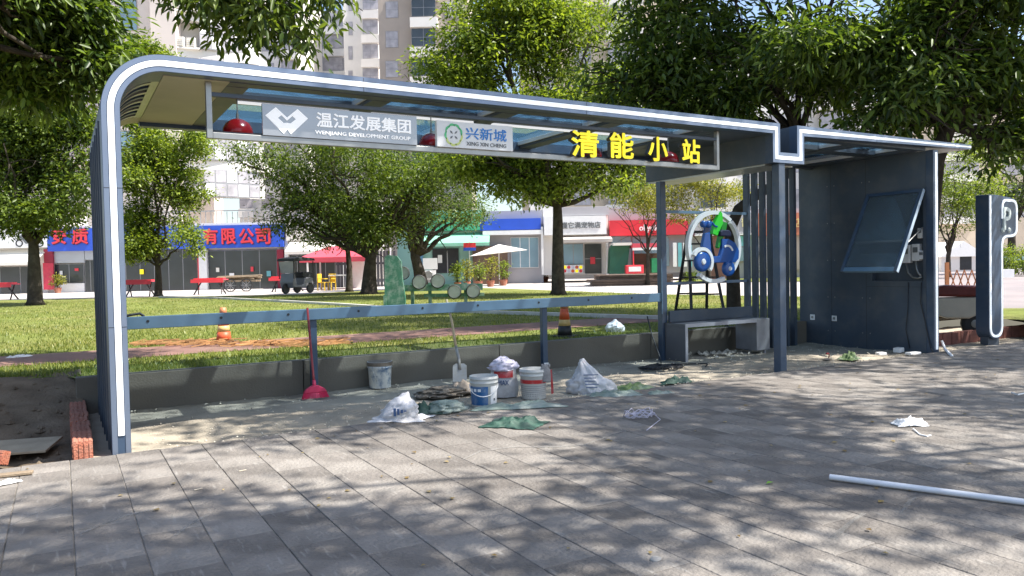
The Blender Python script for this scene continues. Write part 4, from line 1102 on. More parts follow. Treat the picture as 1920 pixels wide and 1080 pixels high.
# P shaped totem at the right
pt_ = thing('parking_totem', 'tall navy P shaped totem with white light outline right of the shelter', 'totem', (12.43, 6.62, -0.03))
def rnd_poly(pts, rad, n_=6):
    out = []
    N_ = len(pts)
    for i in range(N_):
        a, b, c = Vector(pts[i - 1]), Vector(pts[i]), Vector(pts[(i + 1) % N_])
        r = rad[i] if hasattr(rad, '__len__') else rad
        if r <= 0: out.append(tuple(b)); continue
        u = (a - b).normalized(); v_ = (c - b).normalized()
        ang = u.angle(v_); tl = min(r / math.tan(ang / 2), (a - b).length * 0.49, (c - b).length * 0.49)
        p0, p1 = b + u * tl, b + v_ * tl
        for k in range(n_ + 1):
            t_ = k / n_
            out.append(tuple(p0 * (1 - t_) ** 2 + b * 2 * t_ * (1 - t_) + p1 * t_ * t_))
    return out
raw = [(0.0, 0.10), (0.0, 2.35), (0.20, 2.35), (0.84, 2.30), (0.84, 1.70), (0.40, 1.66), (0.40, 0.10)]
rads = [0.18, 0.02, 0.05, 0.17, 0.17, 0.14, 0.18]
pol = rnd_poly(raw, rads)
MB().prism(pol, 0.0, 0.20).build('body', NAVY, pt_)
MB().box(0.05, 0.36, 0.04, 0.16, -0.05, 0.135).build('plinth', NAVYD, pt_)
# outline strip left open across the top like a hook
def path_strip(pts, rad, wd):
    # rounded open path -> ribbon of constant width
    q = [Vector(p) for p in pts]; out = [q[0]]
    for i in range(1, len(q) - 1):
        a, b, c = q[i - 1], q[i], q[i + 1]
        u = (a - b).normalized(); v_ = (c - b).normalized()
        tl = min(rad[i - 1], (a - b).length * 0.49, (c - b).length * 0.49)
        for k in range(9):
            t_ = k / 8; out.append((b + u * tl) * (1 - t_) ** 2 + b * 2 * t_ * (1 - t_) + (b + v_ * tl) * t_ * t_)
    out.append(q[-1])
    A, B_ = [], []
    for i, p in enumerate(out):
        d = (out[min(i + 1, len(out) - 1)] - out[max(i - 1, 0)]).normalized(); s = Vector((-d.y, d.x)) * wd / 2
        A.append(tuple(p + s)); B_.append(tuple(p - s))
    return A, B_
A_, B_ = path_strip([(0.035, 2.33), (0.035, 0.14), (0.365, 0.14), (0.365, 1.70), (0.80, 1.72), (0.80, 2.27), (0.38, 2.27), (0.38, 1.98)], [0.16, 0.16, 0.16, 0.14, 0.14, 0.12], 0.038)
MB().band(A_, B_, -0.012, 0.0).build('light_strip', STRIP, pt_)
text('letter_p', 'P', mat('pale_letter', (0.62, 0.68, 0.64), 0.4), pt_, 0.50, 1.98, 0.20, 0.34, -0.001, 0.02, 0.03)
MB().lathe([(0.03, -0.02), (0.045, -0.001)], 14, (0.40, 0, 1.80), 'y').build('pictogram', mat('pale_picto', (0.55, 0.6, 0.56), 0.4), pt_)
MB().lathe([(0.03, -0.02), (0.045, -0.001)], 14, (0.58, 0, 1.80), 'y').build('pictogram', mat('pale_picto2', (0.55, 0.6, 0.56), 0.4), pt_)
# red brick kerb behind it
kb = thing('brick_kerb', 'low dark red brick kerb behind the P shaped totem', 'kerb', (11.1, 7.15, -0.05))
KM = mat('dark_red_brick', (0.20, 0.075, 0.055), 0.85, 0, 0.2, 12, bump=0.4, rnd=0.15)
kme = MB().box(0.003, 0.237, 0, 0.12, 0, 0.20).mesh('brick', KM)
for i in range(24):
    obj('brick', kme, kb, (i * 0.24, i * -0.006, random.uniform(-0.005, 0.005)), (0, 0, random.uniform(-0.02, 0.02)))
# parked e-scooter partly hidden by the totem
es = thing('electric_scooter', 'cream electric scooter under a maroon seat cover parked behind the totem', 'scooter', (13.22, 7.88, -0.02), 2.1)
CRM = mat('cream_plastic', (0.60, 0.55, 0.45), 0.35, 0, 0.06, 5, dirt=(0.35, 0.3, 0.25), damt=0.4)
MB().prism([(-0.62, 0.42), (-0.70, 0.62), (-0.60, 0.70), (0.10, 0.68), (0.20, 0.60), (0.16, 0.42), (-0.10, 0.33), (-0.45, 0.33)], -0.17, 0.17).build('body', CRM, es, bevel=0.03)
MB().prism([(-0.85, 0.70), (-0.90, 0.80), (-0.80, 0.88), (-0.1, 0.90), (0.22, 0.86), (0.26, 0.74), (0.15, 0.705)], -0.19, 0.19).build('seat_cover', mat('maroon_vinyl', (0.16, 0.03, 0.025), 0.5, 0, 0.15, 6), es, bevel=0.04)
MB().prism([(0.15, 0.30), (0.20, 0.42), (0.55, 0.36), (0.72, 0.95), (0.80, 0.93), (0.70, 0.30)], -0.16, 0.16).build('footboard', CRM, es, bevel=0.02)
for x in (-0.55, 0.78):
    w_ = MB().lathe([(0.15, -0.045), (0.21, -0.05), (0.235, 0.0), (0.21, 0.05), (0.15, 0.045)], 24, (x, 0, 0.235), 'y').build('wheel', BLACK, es, smooth=True)
    MB().lathe([(0.05, -0.05), (0.14, -0.03), (0.14, 0.03), (0.05, 0.05)], 16, (x, 0, 0.235), 'y').build('rim', GREYM, w_)
MB().tube([(0.76, 0, 0.35), (0.72, 0, 0.95), (0.66, 0, 1.02)], 0.03, 8).build('steering_column', BLACK, es)
MB().tube([(0.62, -0.32, 1.05), (0.68, 0, 1.03), (0.62, 0.32, 1.05)], 0.016, 8).build('handlebar', BLACK, es)

# leaf litter blown over the slabs, sand and lawn edge
LIT = leafmat('dry_leaf', (0.16, 0.10, 0.03), (0.40, 0.30, 0.12), 0.2)
n = 520
lx = rng.uniform(-2, 12, n); ly = np.where(rng.uniform(0, 1, n) < 0.35, rng.uniform(2, 6.4, n), rng.uniform(8.95, 14, n))
lz = np.where(ly < 7, 0.006, LZ + 0.02)
a = rng.uniform(0, 6.28, n); L_ = rng.uniform(0.02, 0.05, n); W_ = L_ * 0.4
dx, dy = np.cos(a), np.sin(a)
v = np.stack([np.stack([lx, ly, lz], 1), np.stack([lx + dx * L_ * .5 - dy * W_, ly + dy * L_ * .5 + dx * W_, lz + 0.006], 1), np.stack([lx + dx * L_, ly + dy * L_, lz + 0.003], 1), np.stack([lx + dx * L_ * .5 + dy * W_, ly + dy * L_ * .5 - dx * W_, lz + 0.005], 1)], 1)
tag(npmesh('leaf_litter', v.reshape(-1, 3), np.arange(n * 4).reshape(-1, 4), LIT), 'small dry leaves scattered over slabs and lawn', 'leaves', kind='stuff')
# ================================================================== trees
BARK = mat('grey_bark', (0.052, 0.043, 0.034), 0.95, 0, 0.3, 8, bump=1.0, bscale=25, spec=0.1, dirt=(0.13, 0.115, 0.09), dscale=3, damt=0.4)
LEAF_D = leafmat('dark_leaf', (0.026, 0.056, 0.014), (0.155, 0.225, 0.045), 0.40)
LEAF_M = leafmat('mid_leaf', (0.035, 0.068, 0.016), (0.18, 0.24, 0.045), 0.42)
LEAF_L = leafmat('bright_leaf', (0.060, 0.105, 0.018), (0.29, 0.36, 0.06), 0.44)
LEAF_Y = leafmat('yellow_leaf', (0.09, 0.115, 0.018), (0.36, 0.34, 0.06), 0.38)

def noise3(p, s, seed):
    return np.array([mnoise.noise(Vector((x * s + seed, y * s, z * s))) for x, y, z in p])

def cluster_centres(ells, n, seed, gap=0.0, shell=0.35, lump=9, gs=0.55):
    if lump:
        rs = random.Random(seed); sub_ = []
        for c, r in ells:
            for _ in range(lump):
                d = Vector((rs.gauss(0, 1), rs.gauss(0, 1), rs.gauss(0, 1))).normalized() * rs.uniform(0.3, 0.92)
                s = rs.uniform(0.26, 0.50)
                sub_.append(((c[0] + d.x * r[0], c[1] + d.y * r[1], c[2] + d.z * r[2]), (r[0] * s, r[1] * s, max(r[2] * s * 0.8, min(r[0], r[1]) * s * 0.45))))
        ells = sub_
    vol = np.array([e[1][0] * e[1][1] * e[1][2] for e in ells]) ** 0.75
    cnt = np.maximum(1, (n * vol / vol.sum() * 1.5).astype(int))
    out = []
    for (c, r), k in zip(ells, cnt):
        d = rng.normal(size=(k, 3)); d /= np.linalg.norm(d, axis=1)[:, None]
        rad = (shell + (1 - shell) * rng.uniform(0, 1, k)) ** 0.6
        wob = 1 + 0.22 * noise3(d * 1.0, 2.3, seed)
        out.append(np.array(c) + d * (rad * wob)[:, None] * np.array(r))
    q = np.concatenate(out)
    nz_ = noise3(q, gs, seed + 3)
    q = q[nz_ > gap - 0.28]
    rng.shuffle(q)
    return q[:n]

def leaf_cloud(name, cen, per, sig, ln, wd, m, parent, droop=0.35, near=False, flat=0.6):
    n = len(cen) * per
    c = np.repeat(cen, per, 0)
    off = rng.normal(size=(n, 3)) * np.array([sig, sig, sig * flat])
    p = c + off
    d = off + rng.normal(size=(n, 3)) * sig * 0.8
    d[:, 2] -= droop * sig * 2 * rng.uniform(0.3, 1.2, n)
    d /= np.linalg.norm(d, axis=1)[:, None] + 1e-9
    up = rng.normal(size=(n, 3)) * 0.45 + np.array([0, 0, 1.0])
    s = np.cross(d, up); s /= np.linalg.norm(s, axis=1)[:, None] + 1e-9
    nn = np.cross(s, d)
    L = (ln * rng.uniform(0.65, 1.25, n))[:, None]; W = (wd * rng.uniform(0.7, 1.2, n))[:, None]
    fold = 0.18
    if near:
        v = np.stack([p, p + d * L * 0.28 + s * W * 0.42 + nn * W * fold, p + d * L * 0.66 + s * W * 0.40 + nn * W * fold * 0.6 - nn * L * 0.04, p + d * L - nn * L * 0.16,
                      p + d * L * 0.66 - s * W * 0.40 + nn * W * fold * 0.6 - nn * L * 0.04, p + d * L * 0.28 - s * W * 0.42 + nn * W * fold], 1)
        b = np.arange(n)[:, None] * 6
        f = np.concatenate([b + np.array([0, 1, 2, 3]), b + np.array([0, 3, 4, 5])], 0)
    else:
        v = np.stack([p, p + d * L * 0.5 + s * W * 0.5 + nn * W * fold, p + d * L, p + d * L * 0.5 - s * W * 0.5 + nn * W * fold], 1)
        b = np.arange(n)[:, None] * 4
        f = np.concatenate([b + np.array([0, 1, 2]), b + np.array([0, 2, 3])], 0)
    o = npmesh(name, v.reshape(-1, 3), f, m, parent)
    o['kind'] = 'stuff'
    return o

def branchy(b, a, target, r0, r1, sag=0.0, seg=5, wob=0.06):
    a = Vector(a); t = Vector(target); L = (t - a).length
    pts = []; rs = []
    for i in range(seg + 1):
        q = i / seg
        p = a.lerp(t, q) + Vector((random.uniform(-1, 1), random.uniform(-1, 1), random.uniform(-1, 1))) * wob * L * (0 if i in (0,) else 1) * (1 - 0.3 * q)
        p.z += sag * math.sin(q * math.pi) * L
        pts.append(p); rs.append(r0 + (r1 - r0) * q)
    b.tube([tuple(p) for p in pts], rs, 7, caps=True)
    return pts

def tree(name, label, trunk, trad, ells, ncl, per, sig, ln, wd, m, seed, limbs=9, group=None, near=False, fork=-1, gap=0.0, droop=0.35, twigs=True, limb_r=0.45, cat='tree', shell=0.35, lump=9, gs=0.55):
    """trunk: list of world points; ells: [(centre, radii)]"""
    base = Vector(trunk[0])
    t = thing(name, label, cat, tuple(base), 0, group)
    loc = lambda p: tuple(Vector(p) - base)
    b = MB()
    tr = [loc(p) for p in trunk]
    n = len(tr)
    rads = [trad * (1.25 if i == 0 else 1.0 - 0.45 * i / max(1, n - 1)) for i in range(n)]
    tp = [tr[0], tuple(Vector(tr[0]).lerp(Vector(tr[1]), 0.12))] + tr[1:]
    b.tube(tp, [rads[0] * 1.15, rads[0] * 0.86] + rads[1:], 12)
    b.build('trunk', BARK, t, smooth=True)
    lb = MB()
    f = Vector(tr[fork])
    E_ = [(Vector(loc(c)), r) for c, r in ells]
    for i in range(limbs):
        c, r = E_[i % len(E_)]
        tg = c + Vector((random.uniform(-0.6, 0.6) * r[0], random.uniform(-0.6, 0.6) * r[1], random.uniform(-0.3, 0.5) * r[2]))
        st = f.lerp(Vector(tr[-2]), random.random() * 0.3) if n > 2 else f
        pts = branchy(lb, st, tg, trad * limb_r * random.uniform(0.7, 1.1), trad * 0.07, 0.03, 6, 0.05)
        if twigs:
            for k in range(4):
                s0 = pts[random.randint(2, 5)]
                d = Vector((random.gauss(0, 1), random.gauss(0, 1), random.gauss(0.1, 0.6))).normalized()
                branchy(lb, s0, s0 + d * min(r[0], r[1]) * random.uniform(0.4, 0.9), trad * 0.12, trad * 0.03, 0.0, 4, 0.08)
    lb.build('limbs', BARK, t, smooth=True)
    cen = cluster_centres([(tuple(c), r) for c, r in E_], ncl, seed, gap, shell, lump, gs)
    leaf_cloud('crown', cen, per, sig, ln, wd, m, t, droop, near)
    return t

def E(px, py, V, rx, ry, rd=None, k=1.0):
    """crown ellipsoid from its place in the picture: half sizes in pixels, depth in metres"""
    s = V / FPX
    return (tuple(P(px, py, V)), (rx * s, (rd if rd else rx * s) * 1.0, ry * s))

GRP = 'trees across the lawn'
A0 = gnd(66, 572, LZ)
VA = A0.x * FW[0] + A0.y * FW[1]
tree('broadleaf_tree', 'forked dark trunked tree at the left picture edge before the white shop sign', [A0, P(64, 500, VA), P(63, 462, VA), P(60, 430, VA)], 0.24,
     [E(70, 300, VA, 115, 95), E(-40, 320, VA, 110, 90), E(140, 330, VA, 70, 70), E(40, 210, VA, 120, 80), E(150, 250, VA, 55, 60), E(70, 395, VA, 130, 35)], 2100, 20, 0.22, 0.17, 0.085, LEAF_M, 11, 10, GRP, fork=2, lump=15)
B0 = gnd(297, 556, LZ); VB = B0.x * FW[0] + B0.y * FW[1]
tree('broadleaf_tree', 'slim tree with rounded yellow green crown left of the blue sign characters', [B0, P(297, 520, VB), P(296, 500, VB), P(297, 440, VB)], 0.17,
     [E(305, 350, VB, 80, 60), E(310, 270, VB, 85, 70), E(285, 430, VB, 65, 50), E(265, 470, VB, 40, 30), E(345, 455, VB, 42, 34), E(250, 190, VB, 60, 70), E(280, 120, VB, 50, 50)], 2300, 20, 0.22, 0.18, 0.09, LEAF_L, 21, 9, GRP, fork=2, lump=15)
C0 = gnd(692, 551, LZ); VC = C0.x * FW[0] + C0.y * FW[1]
tree('broadleaf_tree', 'wide dark tree with many fine limbs behind the middle of the handrail', [C0, P(693, 515, VC), P(695, 485, VC), P(700, 455, VC)], 0.34,
     [E(600, 350, VC, 120, 70), E(720, 360, VC, 110, 80), E(800, 330, VC, 90, 70), E(540, 330, VC, 75, 60), E(660, 280, VC, 150, 60), E(690, 420, VC, 110, 40), E(490, 300, VC, 60, 45), E(560, 420, VC, 70, 30)], 2500, 15, 0.28, 0.17, 0.075, LEAF_M, 31, 26, GRP, fork=2, gap=0.05, limb_r=0.35, lump=15)
q = gnd(655, 547, LZ); V2 = q.x * FW[0] + q.y * FW[1]
tree('broadleaf_tree', 'thin dark tree just left of the wide tree by the red tent', [q, P(655, 500, V2), P(652, 470, V2), P(645, 440, V2)], 0.16,
     [E(630, 430, V2, 60, 40), E(665, 400, V2, 50, 45), E(600, 440, V2, 45, 22)], 380, 14, 0.28, 0.16, 0.075, LEAF_D, 41, 8, GRP, fork=2)
q = gnd(792, 541, LZ); V2 = q.x * FW[0] + q.y * FW[1]
tree('broadleaf_tree', 'dark spreading tree before the green shop', [q, P(785, 505, V2), P(778, 480, V2), P(775, 455, V2)], 0.34,
     [E(830, 350, V2, 95, 60), E(760, 390, V2, 70, 45), E(880, 400, V2, 65, 35), E(800, 300, V2, 90, 50)], 950, 14, 0.30, 0.17, 0.075, LEAF_D, 51, 14, GRP, fork=2, limb_r=0.4)
D0 = gnd(1047, 553, LZ); VD = D0.x * FW[0] + D0.y * FW[1]
dt = tree('broadleaf_tree', 'large tree with straight thick trunk and bright crown behind the shelter middle', [D0, P(1046, 480, VD), P(1046, 420, VD), P(1045, 385, VD), P(1040, 330, VD)], 0.235,
     [E(930, 100, VD, 130, 85), E(850, 160, VD, 100, 70), E(1000, 230, VD, 170, 70), E(1130, 190, VD, 150, 90), E(1050, 70, VD, 150, 80), E(920, 310, VD, 120, 45), E(1150, 320, VD, 90, 50), E(1010, 340, VD, 110, 35),
      E(760, 210, VD, 60, 30), E(960, 20, VD, 120, 60)], 4000, 17, 0.25, 0.20, 0.09, LEAF_L, 61, 22, GRP, fork=3, limb_r=0.5, lump=13)
q = gnd(1214, 533, LZ); V2 = q.x * FW[0] + q.y * FW[1]
tree('broadleaf_tree', 'thin sapling before the red shop sign', [q, P(1215, 480, V2), P(1214, 450, V2), P(1210, 420, V2)], 0.10,
     [E(1190, 380, V2, 65, 35), E(1240, 375, V2, 55, 45), E(1215, 350, V2, 60, 40), E(1270, 360, V2, 50, 35)], 520, 12, 0.25, 0.15, 0.07, LEAF_Y, 71, 8, GRP, fork=1)
q = gnd(1330, 531, LZ); V2 = q.x * FW[0] + q.y * FW[1]
tree('broadleaf_tree', 'light tree seen behind the top of the scooter emblem', [q, P(1330, 480, V2), P(1332, 430, V2), P(1335, 400, V2)], 0.10,
     [E(1310, 350, V2, 60, 35), E(1360, 350, V2, 50, 40), E(1290, 405, V2, 35, 25)], 420, 12, 0.25, 0.15, 0.07, LEAF_Y, 77, 7, GRP, fork=1)
q = gnd(1778, 520, LZ); V2 = q.x * FW[0] + q.y * FW[1]
tree('broadleaf_tree', 'bright green tree between the side panel and the P totem', [q, P(1778, 480, V2), P(1784, 450, V2), P(1790, 420, V2)], 0.13,
     [E(1795, 400, V2, 55, 50), E(1760, 370, V2, 60, 60), E(1830, 350, V2, 60, 60), E(1790, 310, V2, 70, 50)], 700, 13, 0.24, 0.15, 0.075, LEAF_L, 81, 8, GRP, fork=1)
q = gnd(1897, 512, LZ); V2 = q.x * FW[0] + q.y * FW[1]
tree('broadleaf_tree', 'dark roadside tree at the right picture edge', [q, P(1897, 470, V2), P(1897, 430, V2), P(1890, 380, V2)], 0.28,
     [E(1890, 330, V2, 100, 70), E(1960, 300, V2, 100, 80), E(1860, 280, V2, 70, 50)], 700, 13, 0.36, 0.20, 0.09, LEAF_D, 91, 8, GRP, fork=2)

# big trees standing close to the shelter
NG = 'large trees close to the shelter'
V2 = 15.0
q = P(1376, 583, V2); q.z = LZ
tree('shade_tree', 'leaning tree with curved dark trunk seen left of the screen slats', [q, P(1374, 500, V2), P(1369, 430, V2), P(1385, 392, V2), P(1420, 365, V2 - 0.2), P(1470, 335, V2 - 0.4), P(1500, 250, V2 - 0.6)], 0.135,
     [E(1240, 140, V2, 150, 75), E(1400, 130, V2, 170, 90), E(1130, 170, V2, 90, 50), E(1500, 90, V2, 170, 90), E(1330, 220, V2, 130, 40), E(1260, 20, V2, 160, 70), ((12.0, 10.8, 8.6), (3.4, 3.0, 1.3)), ((9.8, 9.2, 9.6), (2.6, 2.4, 0.7)), ((12.6, 8.3, 9.8), (2.8, 2.4, 0.8)), ((14.0, 12.0, 10.0), (3.4, 3.0, 0.9))], 2900, 15, 0.21, 0.20, 0.066, LEAF_D, 101, 16, NG, near=True, fork=-1, gap=-0.05, shell=0.2)  # last four clumps sit above the view, added to cast shade on the lawn
V2 = 13.0
q = P(1722, 600, V2); q.z = LZ
tree('shade_tree', 'large dark tree whose limbs spread over the right end of the roof', [q, P(1738, 420, V2), P(1752, 300, V2), P(1778, 235, V2), P(1800, 190, V2)], 0.2,
     [E(1640, 120, V2, 190, 90), E(1850, 120, V2, 190, 100), E(1560, 60, V2, 170, 80), E(1760, 20, V2, 220, 80), E(1950, 200, V2, 130, 90), E(1880, 270, V2, 80, 50), E(1680, 220, V2, 110, 35), ((14.5, 8.8, 8.0), (2.8, 2.4, 1.0)), ((17.2, 7.2, 7.8), (2.6, 2.2, 1.0))], 2800, 14, 0.19, 0.19, 0.062, LEAF_D, 111, 18, NG, near=True, fork=3, gap=-0.05, limb_r=0.5, shell=0.2)  # last two clumps, above the view, added for the shade they cast
# tree left of the picture: only its crown and a long low bough reach into view
g0 = (-5.8, 8.2, LZ - 0.1)
gt = tree('shade_tree', 'near dark leafy crown filling the upper left corner', [g0, (-5.6, 8.3, 2.0), (-5.3, 8.5, 3.8), (-4.8, 8.9, 5.0)], 0.28,
     [E(60, 40, 11.5, 150, 75), E(170, 125, 11.5, 70, 40), E(-120, 100, 11, 170, 110), E(60, 140, 11.5, 110, 55), E(-20, 0, 11, 200, 60), E(120, 70, 11.5, 90, 60)], 1900, 14, 0.20, 0.17, 0.064, LEAF_D, 121, 12, NG, near=True, fork=2, gap=-0.05)
# overhead tree on the camera side, out of view, whose shade dapples the slabs
tree('shade_tree', 'tall roadside tree right of the camera whose crown dapples the slabs with shade', [(12.5, -1.5, 0), (12.4, -1.4, 2.8), (12.2, -1.2, 5.6), (11.8, -0.8, 7.6)], 0.3,
     [((5.2, 0.0, 9.2), (3.0, 2.6, 1.1)), ((9.5, 0.4, 9.4), (3.0, 2.8, 1.2)), ((14.0, 0.6, 9.4), (3.2, 2.8, 1.2)), ((18.5, 0.8, 9.4), (3.4, 2.8, 1.2)), ((12.6, 2.6, 9.6), (3.0, 2.0, 1.0)), ((7.6, 3.2, 9.6), (2.6, 1.6, 0.9))],
     1300, 36, 0.29, 0.18, 0.075, LEAF_D, 131, 7, NG, fork=2, gap=0.31, shell=0.05, lump=0, gs=0.44, twigs=False, limb_r=0.2)
# the bough: low hanging sprays of long leaves over the roof, leaf by leaf
bt = thing('shade_tree', 'tree bough with long drooping leaves hanging over the left half of the roof', 'tree', (-4.0, 12.6, LZ), 0, NG)
base = Vector((-4.0, 12.6, LZ))
bb = MB()
bb.tube([(0, 0, -0.1), (0.1, -0.1, 2.4), (0.3, -0.5, 4.4), (0.9, -1.0, 6.0)], [0.28, 0.22, 0.18, 0.14], 12)
bb.build('trunk', BARK, bt, smooth=True)
lm = MB()
VS = 9.6
sprays = []
for px, py, nxt in ((490, 50, 0), (530, 70, 1), (570, 100, 2), (610, 60, 3), (460, 0, 4), (545, 10, 5), (640, 10, 6), (520, 110, 7), (600, 105, 8), (675, 20, 9), (450, 40, 10), (700, -20, 11), (575, 45, 12), (500, 15, 13)):
    tip = P(px, py, VS + 0.3 * math.sin(nxt * 2.1)) - base
    st = Vector((0.9, -1.0, 6.0)).lerp(tip, 0.55) + Vector((0, 0, 0.7))
    branchy(lm, st, tip, 0.02, 0.005, 0.05, 5, 0.02)
    sprays.append((tip, st))
st0 = Vector((0.9, -1.0, 6.0))
for tip, st in sprays[::3]:
    branchy(lm, st0, st, 0.06, 0.02, 0.03, 5, 0.03)
lm.build('bough', BARK, bt, smooth=True)
def leafmesh(L, W, curl, m):
    v = []; f = []
    for i, (t_, w_) in enumerate(((0, 0.04), (0.15, 0.55), (0.38, 1.0), (0.65, 0.85), (0.86, 0.42), (1.0, 0.0))):
        z = -curl * t_ * t_ * L
        v += [(t_ * L, -w_ * W / 2, z + 0.1 * w_ * W), (t_ * L, 0, z), (t_ * L, w_ * W / 2, z + 0.1 * w_ * W)]
    for i in range(5):
        a = 3 * i
        f += [(a, a + 1, a + 4, a + 3), (a + 1, a + 2, a + 5, a + 4)]
    return MB().add(v, f).mesh('leaf', m, True)
LV = [leafmesh(random.uniform(0.15, 0.21), random.uniform(0.046, 0.062), random.uniform(0.15, 0.5), m_) for m_ in
      (leafmat('bough_leaf_dark', (0.03, 0.06, 0.015), (0.04, 0.08, 0.02)), leafmat('bough_leaf', (0.06, 0.105, 0.02), (0.07, 0.12, 0.02)), leafmat('bough_leaf_light', (0.12, 0.17, 0.03), (0.14, 0.19, 0.03))) for _ in range(3)]
for i in range(290):
    tip, st = sprays[i % len(sprays)]
    p = st.lerp(tip, random.uniform(0.45, 1.05)) + Vector((random.gauss(0, 0.16), random.gauss(0, 0.16), random.gauss(0, 0.14)))
    obj('leaf', random.choice(LV), bt, tuple(p), (random.gauss(0, 0.4), random.uniform(0.2, 1.35), random.uniform(0, 6.28)))
cen = np.array([tuple(st.lerp(tip, random.uniform(0.2, 0.98)) + Vector((random.gauss(0, 0.2), random.gauss(0, 0.2), random.gauss(0.05, 0.14)))) for _ in range(34) for tip, st in sprays])
leaf_cloud('crown', cen, 13, 0.12, 0.165, 0.052, LEAF_M, bt, 0.7, True)
# ================================================================== street behind the lawn
class BG:
    """a thing facing the viewer: local x to the right, y away, z up; rectangles are given where they show in the picture"""
    def __init__(self, name, label, cat, px, V, group=None, zg=LZ - 0.05, turn=0.0):
        self.V = V
        g = P(px, 540, V); self.o = Vector((g.x, g.y, zg)); self.zg = zg
        self.t = thing(name, label, cat, tuple(self.o), YAW + turn, group)
        self.rot = Matrix.Rotation(-(YAW + turn), 3, 'Z')
    def loc(self, px, py, dv=0.0):
        return self.rot @ (P(px, py, self.V + dv) - self.o)
    def rect(self, x0, y0, x1, y1, dv=0.0):
        a = self.loc(x0, (y0 + y1) / 2, dv); b = self.loc(x1, (y0 + y1) / 2, dv); c = self.loc((x0 + x1) / 2, y0, dv); d = self.loc((x0 + x1) / 2, y1, dv)
        return a.x, b.x, a.y, d.z, c.z
    def box(self, name, m, x0, y0, x1, y1, dv=0.0, th=0.2, par=None, ground=False, bevel=0):
        u0, u1, v, z0, z1 = self.rect(x0, y0, x1, y1, dv)
        if ground: z0 = -0.05
        return MB().box(u0, u1, dv, dv + th, z0, z1).build(name, m, par or self.t, bevel=bevel)
    def txt(self, name, s, m, x0, y0, x1, y1, dv, par=None, bold=0.02, depth=0.03):
        u0, u1, v, z0, z1 = self.rect(x0, y0, x1, y1, dv)
        return text(name, s, m, par or self.t, (u0 + u1) / 2, (z0 + z1) / 2, u1 - u0, z1 - z0, dv, depth, bold)
    def glazing(self, x0, y0, x1, y1, nx, ny, dv, frame, pane, par=None, name='window', fw=0.05):
        u0, u1, v, z0, z1 = self.rect(x0, y0, x1, y1, dv)
        w_ = MB().box(u0, u1, dv + 0.02, dv + 0.05, z0, z1).build(name, frame, par or self.t)
        for i in range(nx):
            for j in range(ny):
                a = u0 + (u1 - u0) * i / nx + fw / 2; b = u0 + (u1 - u0) * (i + 1) / nx - fw / 2
                c = z0 + (z1 - z0) * j / ny + fw / 2; d = z0 + (z1 - z0) * (j + 1) / ny - fw / 2
                if par is None: MB().box(a, b, dv + 0.012, dv + 0.0195, c, d).build('pane', pane, w_)
                else: MB().box(a, b, dv + 0.012, dv + 0.0195, c, d).build('pane', pane, par)
        return w_

PINKW = mat('pinkish_wall', (0.74, 0.65, 0.59), 0.85, 0, 0.06, 0.6)
PINKD = mat('lilac_louvre', (0.56, 0.48, 0.52), 0.8, 0, 0.06, 0.8)
OFFW = mat('offwhite_wall', (0.76, 0.73, 0.69), 0.85, 0, 0.06, 0.6)
BEIGE = mat('beige_wall', (0.58, 0.49, 0.38), 0.85, 0, 0.07, 0.6)
TAUPE = mat('taupe_wall', (0.42, 0.36, 0.31), 0.85, 0, 0.07, 0.6)
GREYW = mat('grey_wall', (0.40, 0.39, 0.41), 0.85, 0, 0.06, 0.6)
BRICKW = mat('red_brown_tile', (0.48, 0.17, 0.10), 0.8, 0, 0.1, 1.5)
WINF = mat('window_frame_grey', (0.30, 0.30, 0.31), 0.5, 0.3, 0.05, 2)
GLD = mat('dark_glass', (0.045, 0.055, 0.06), 0.12, 0, 0.2, 0.9, spec=0.8)
GLC = mat('curtained_glass', (0.40, 0.38, 0.40), 0.25, 0, 0.25, 1.5, spec=0.6)
GLB = mat('bluish_glass', (0.24, 0.37, 0.44), 0.15, 0, 0.15, 0.8, spec=0.7)
GLT = mat('turquoise_film', (0.16, 0.46, 0.50), 0.35, 0, 0.15, 1.2)
SBLUE = mat('blue_signboard', (0.03, 0.10, 0.58), 0.45, 0, 0.08, 1)
SRED = mat('red_signboard', (0.60, 0.03, 0.045), 0.45, 0, 0.08, 1)
LRED = mat('red_letter', (0.75, 0.05, 0.07), 0.45, 0, 0.04, 1)
SGRN = mat('green_signboard', (0.06, 0.36, 0.20), 0.6, 0, 0.2, 0.7)
MINT = mat('mint_wall', (0.28, 0.50, 0.44), 0.7, 0, 0.1, 0.8)
MARP = mat('maroon_pillar', (0.30, 0.02, 0.045), 0.5, 0, 0.08, 1)
AWN = mat('white_awning', (0.74, 0.71, 0.64), 0.8, 0, 0.06, 1)
AWNG = mat('grey_awning', (0.40, 0.36, 0.33), 0.8, 0, 0.06, 1)
SHUT = mat('grey_shutter', (0.45, 0.47, 0.48), 0.5, 0.2, 0.06, 1)
TENT = mat('red_tent', (0.62, 0.075, 0.11), 0.7, 0, 0.08, 1)
DKW = mat('dark_brown_wood', (0.10, 0.06, 0.04), 0.8, 0, 0.2, 2)
SG = 'shops in the row across the plaza'
V0 = 50.0
def awning(S, m, x0, x1, ytop, ybot, dv_top=-0.05, out=1.6, name='awning'):
    u0, u1, v, zb, zt = S.rect(x0, ytop, x1, ybot, dv_top - out / 2)
    b = MB().add([(u0, dv_top, zt), (u1, dv_top, zt), (u1, dv_top - out, zb + 0.2), (u0, dv_top - out, zb + 0.2), (u1, dv_top - out, zb), (u0, dv_top - out, zb)],
                 [(0, 1, 2, 3), (3, 2, 4, 5)])
    o = b.build(name, m, S.t)
    s_ = o.modifiers.new('thick', 'SOLIDIFY'); s_.thickness = 0.03
    return o

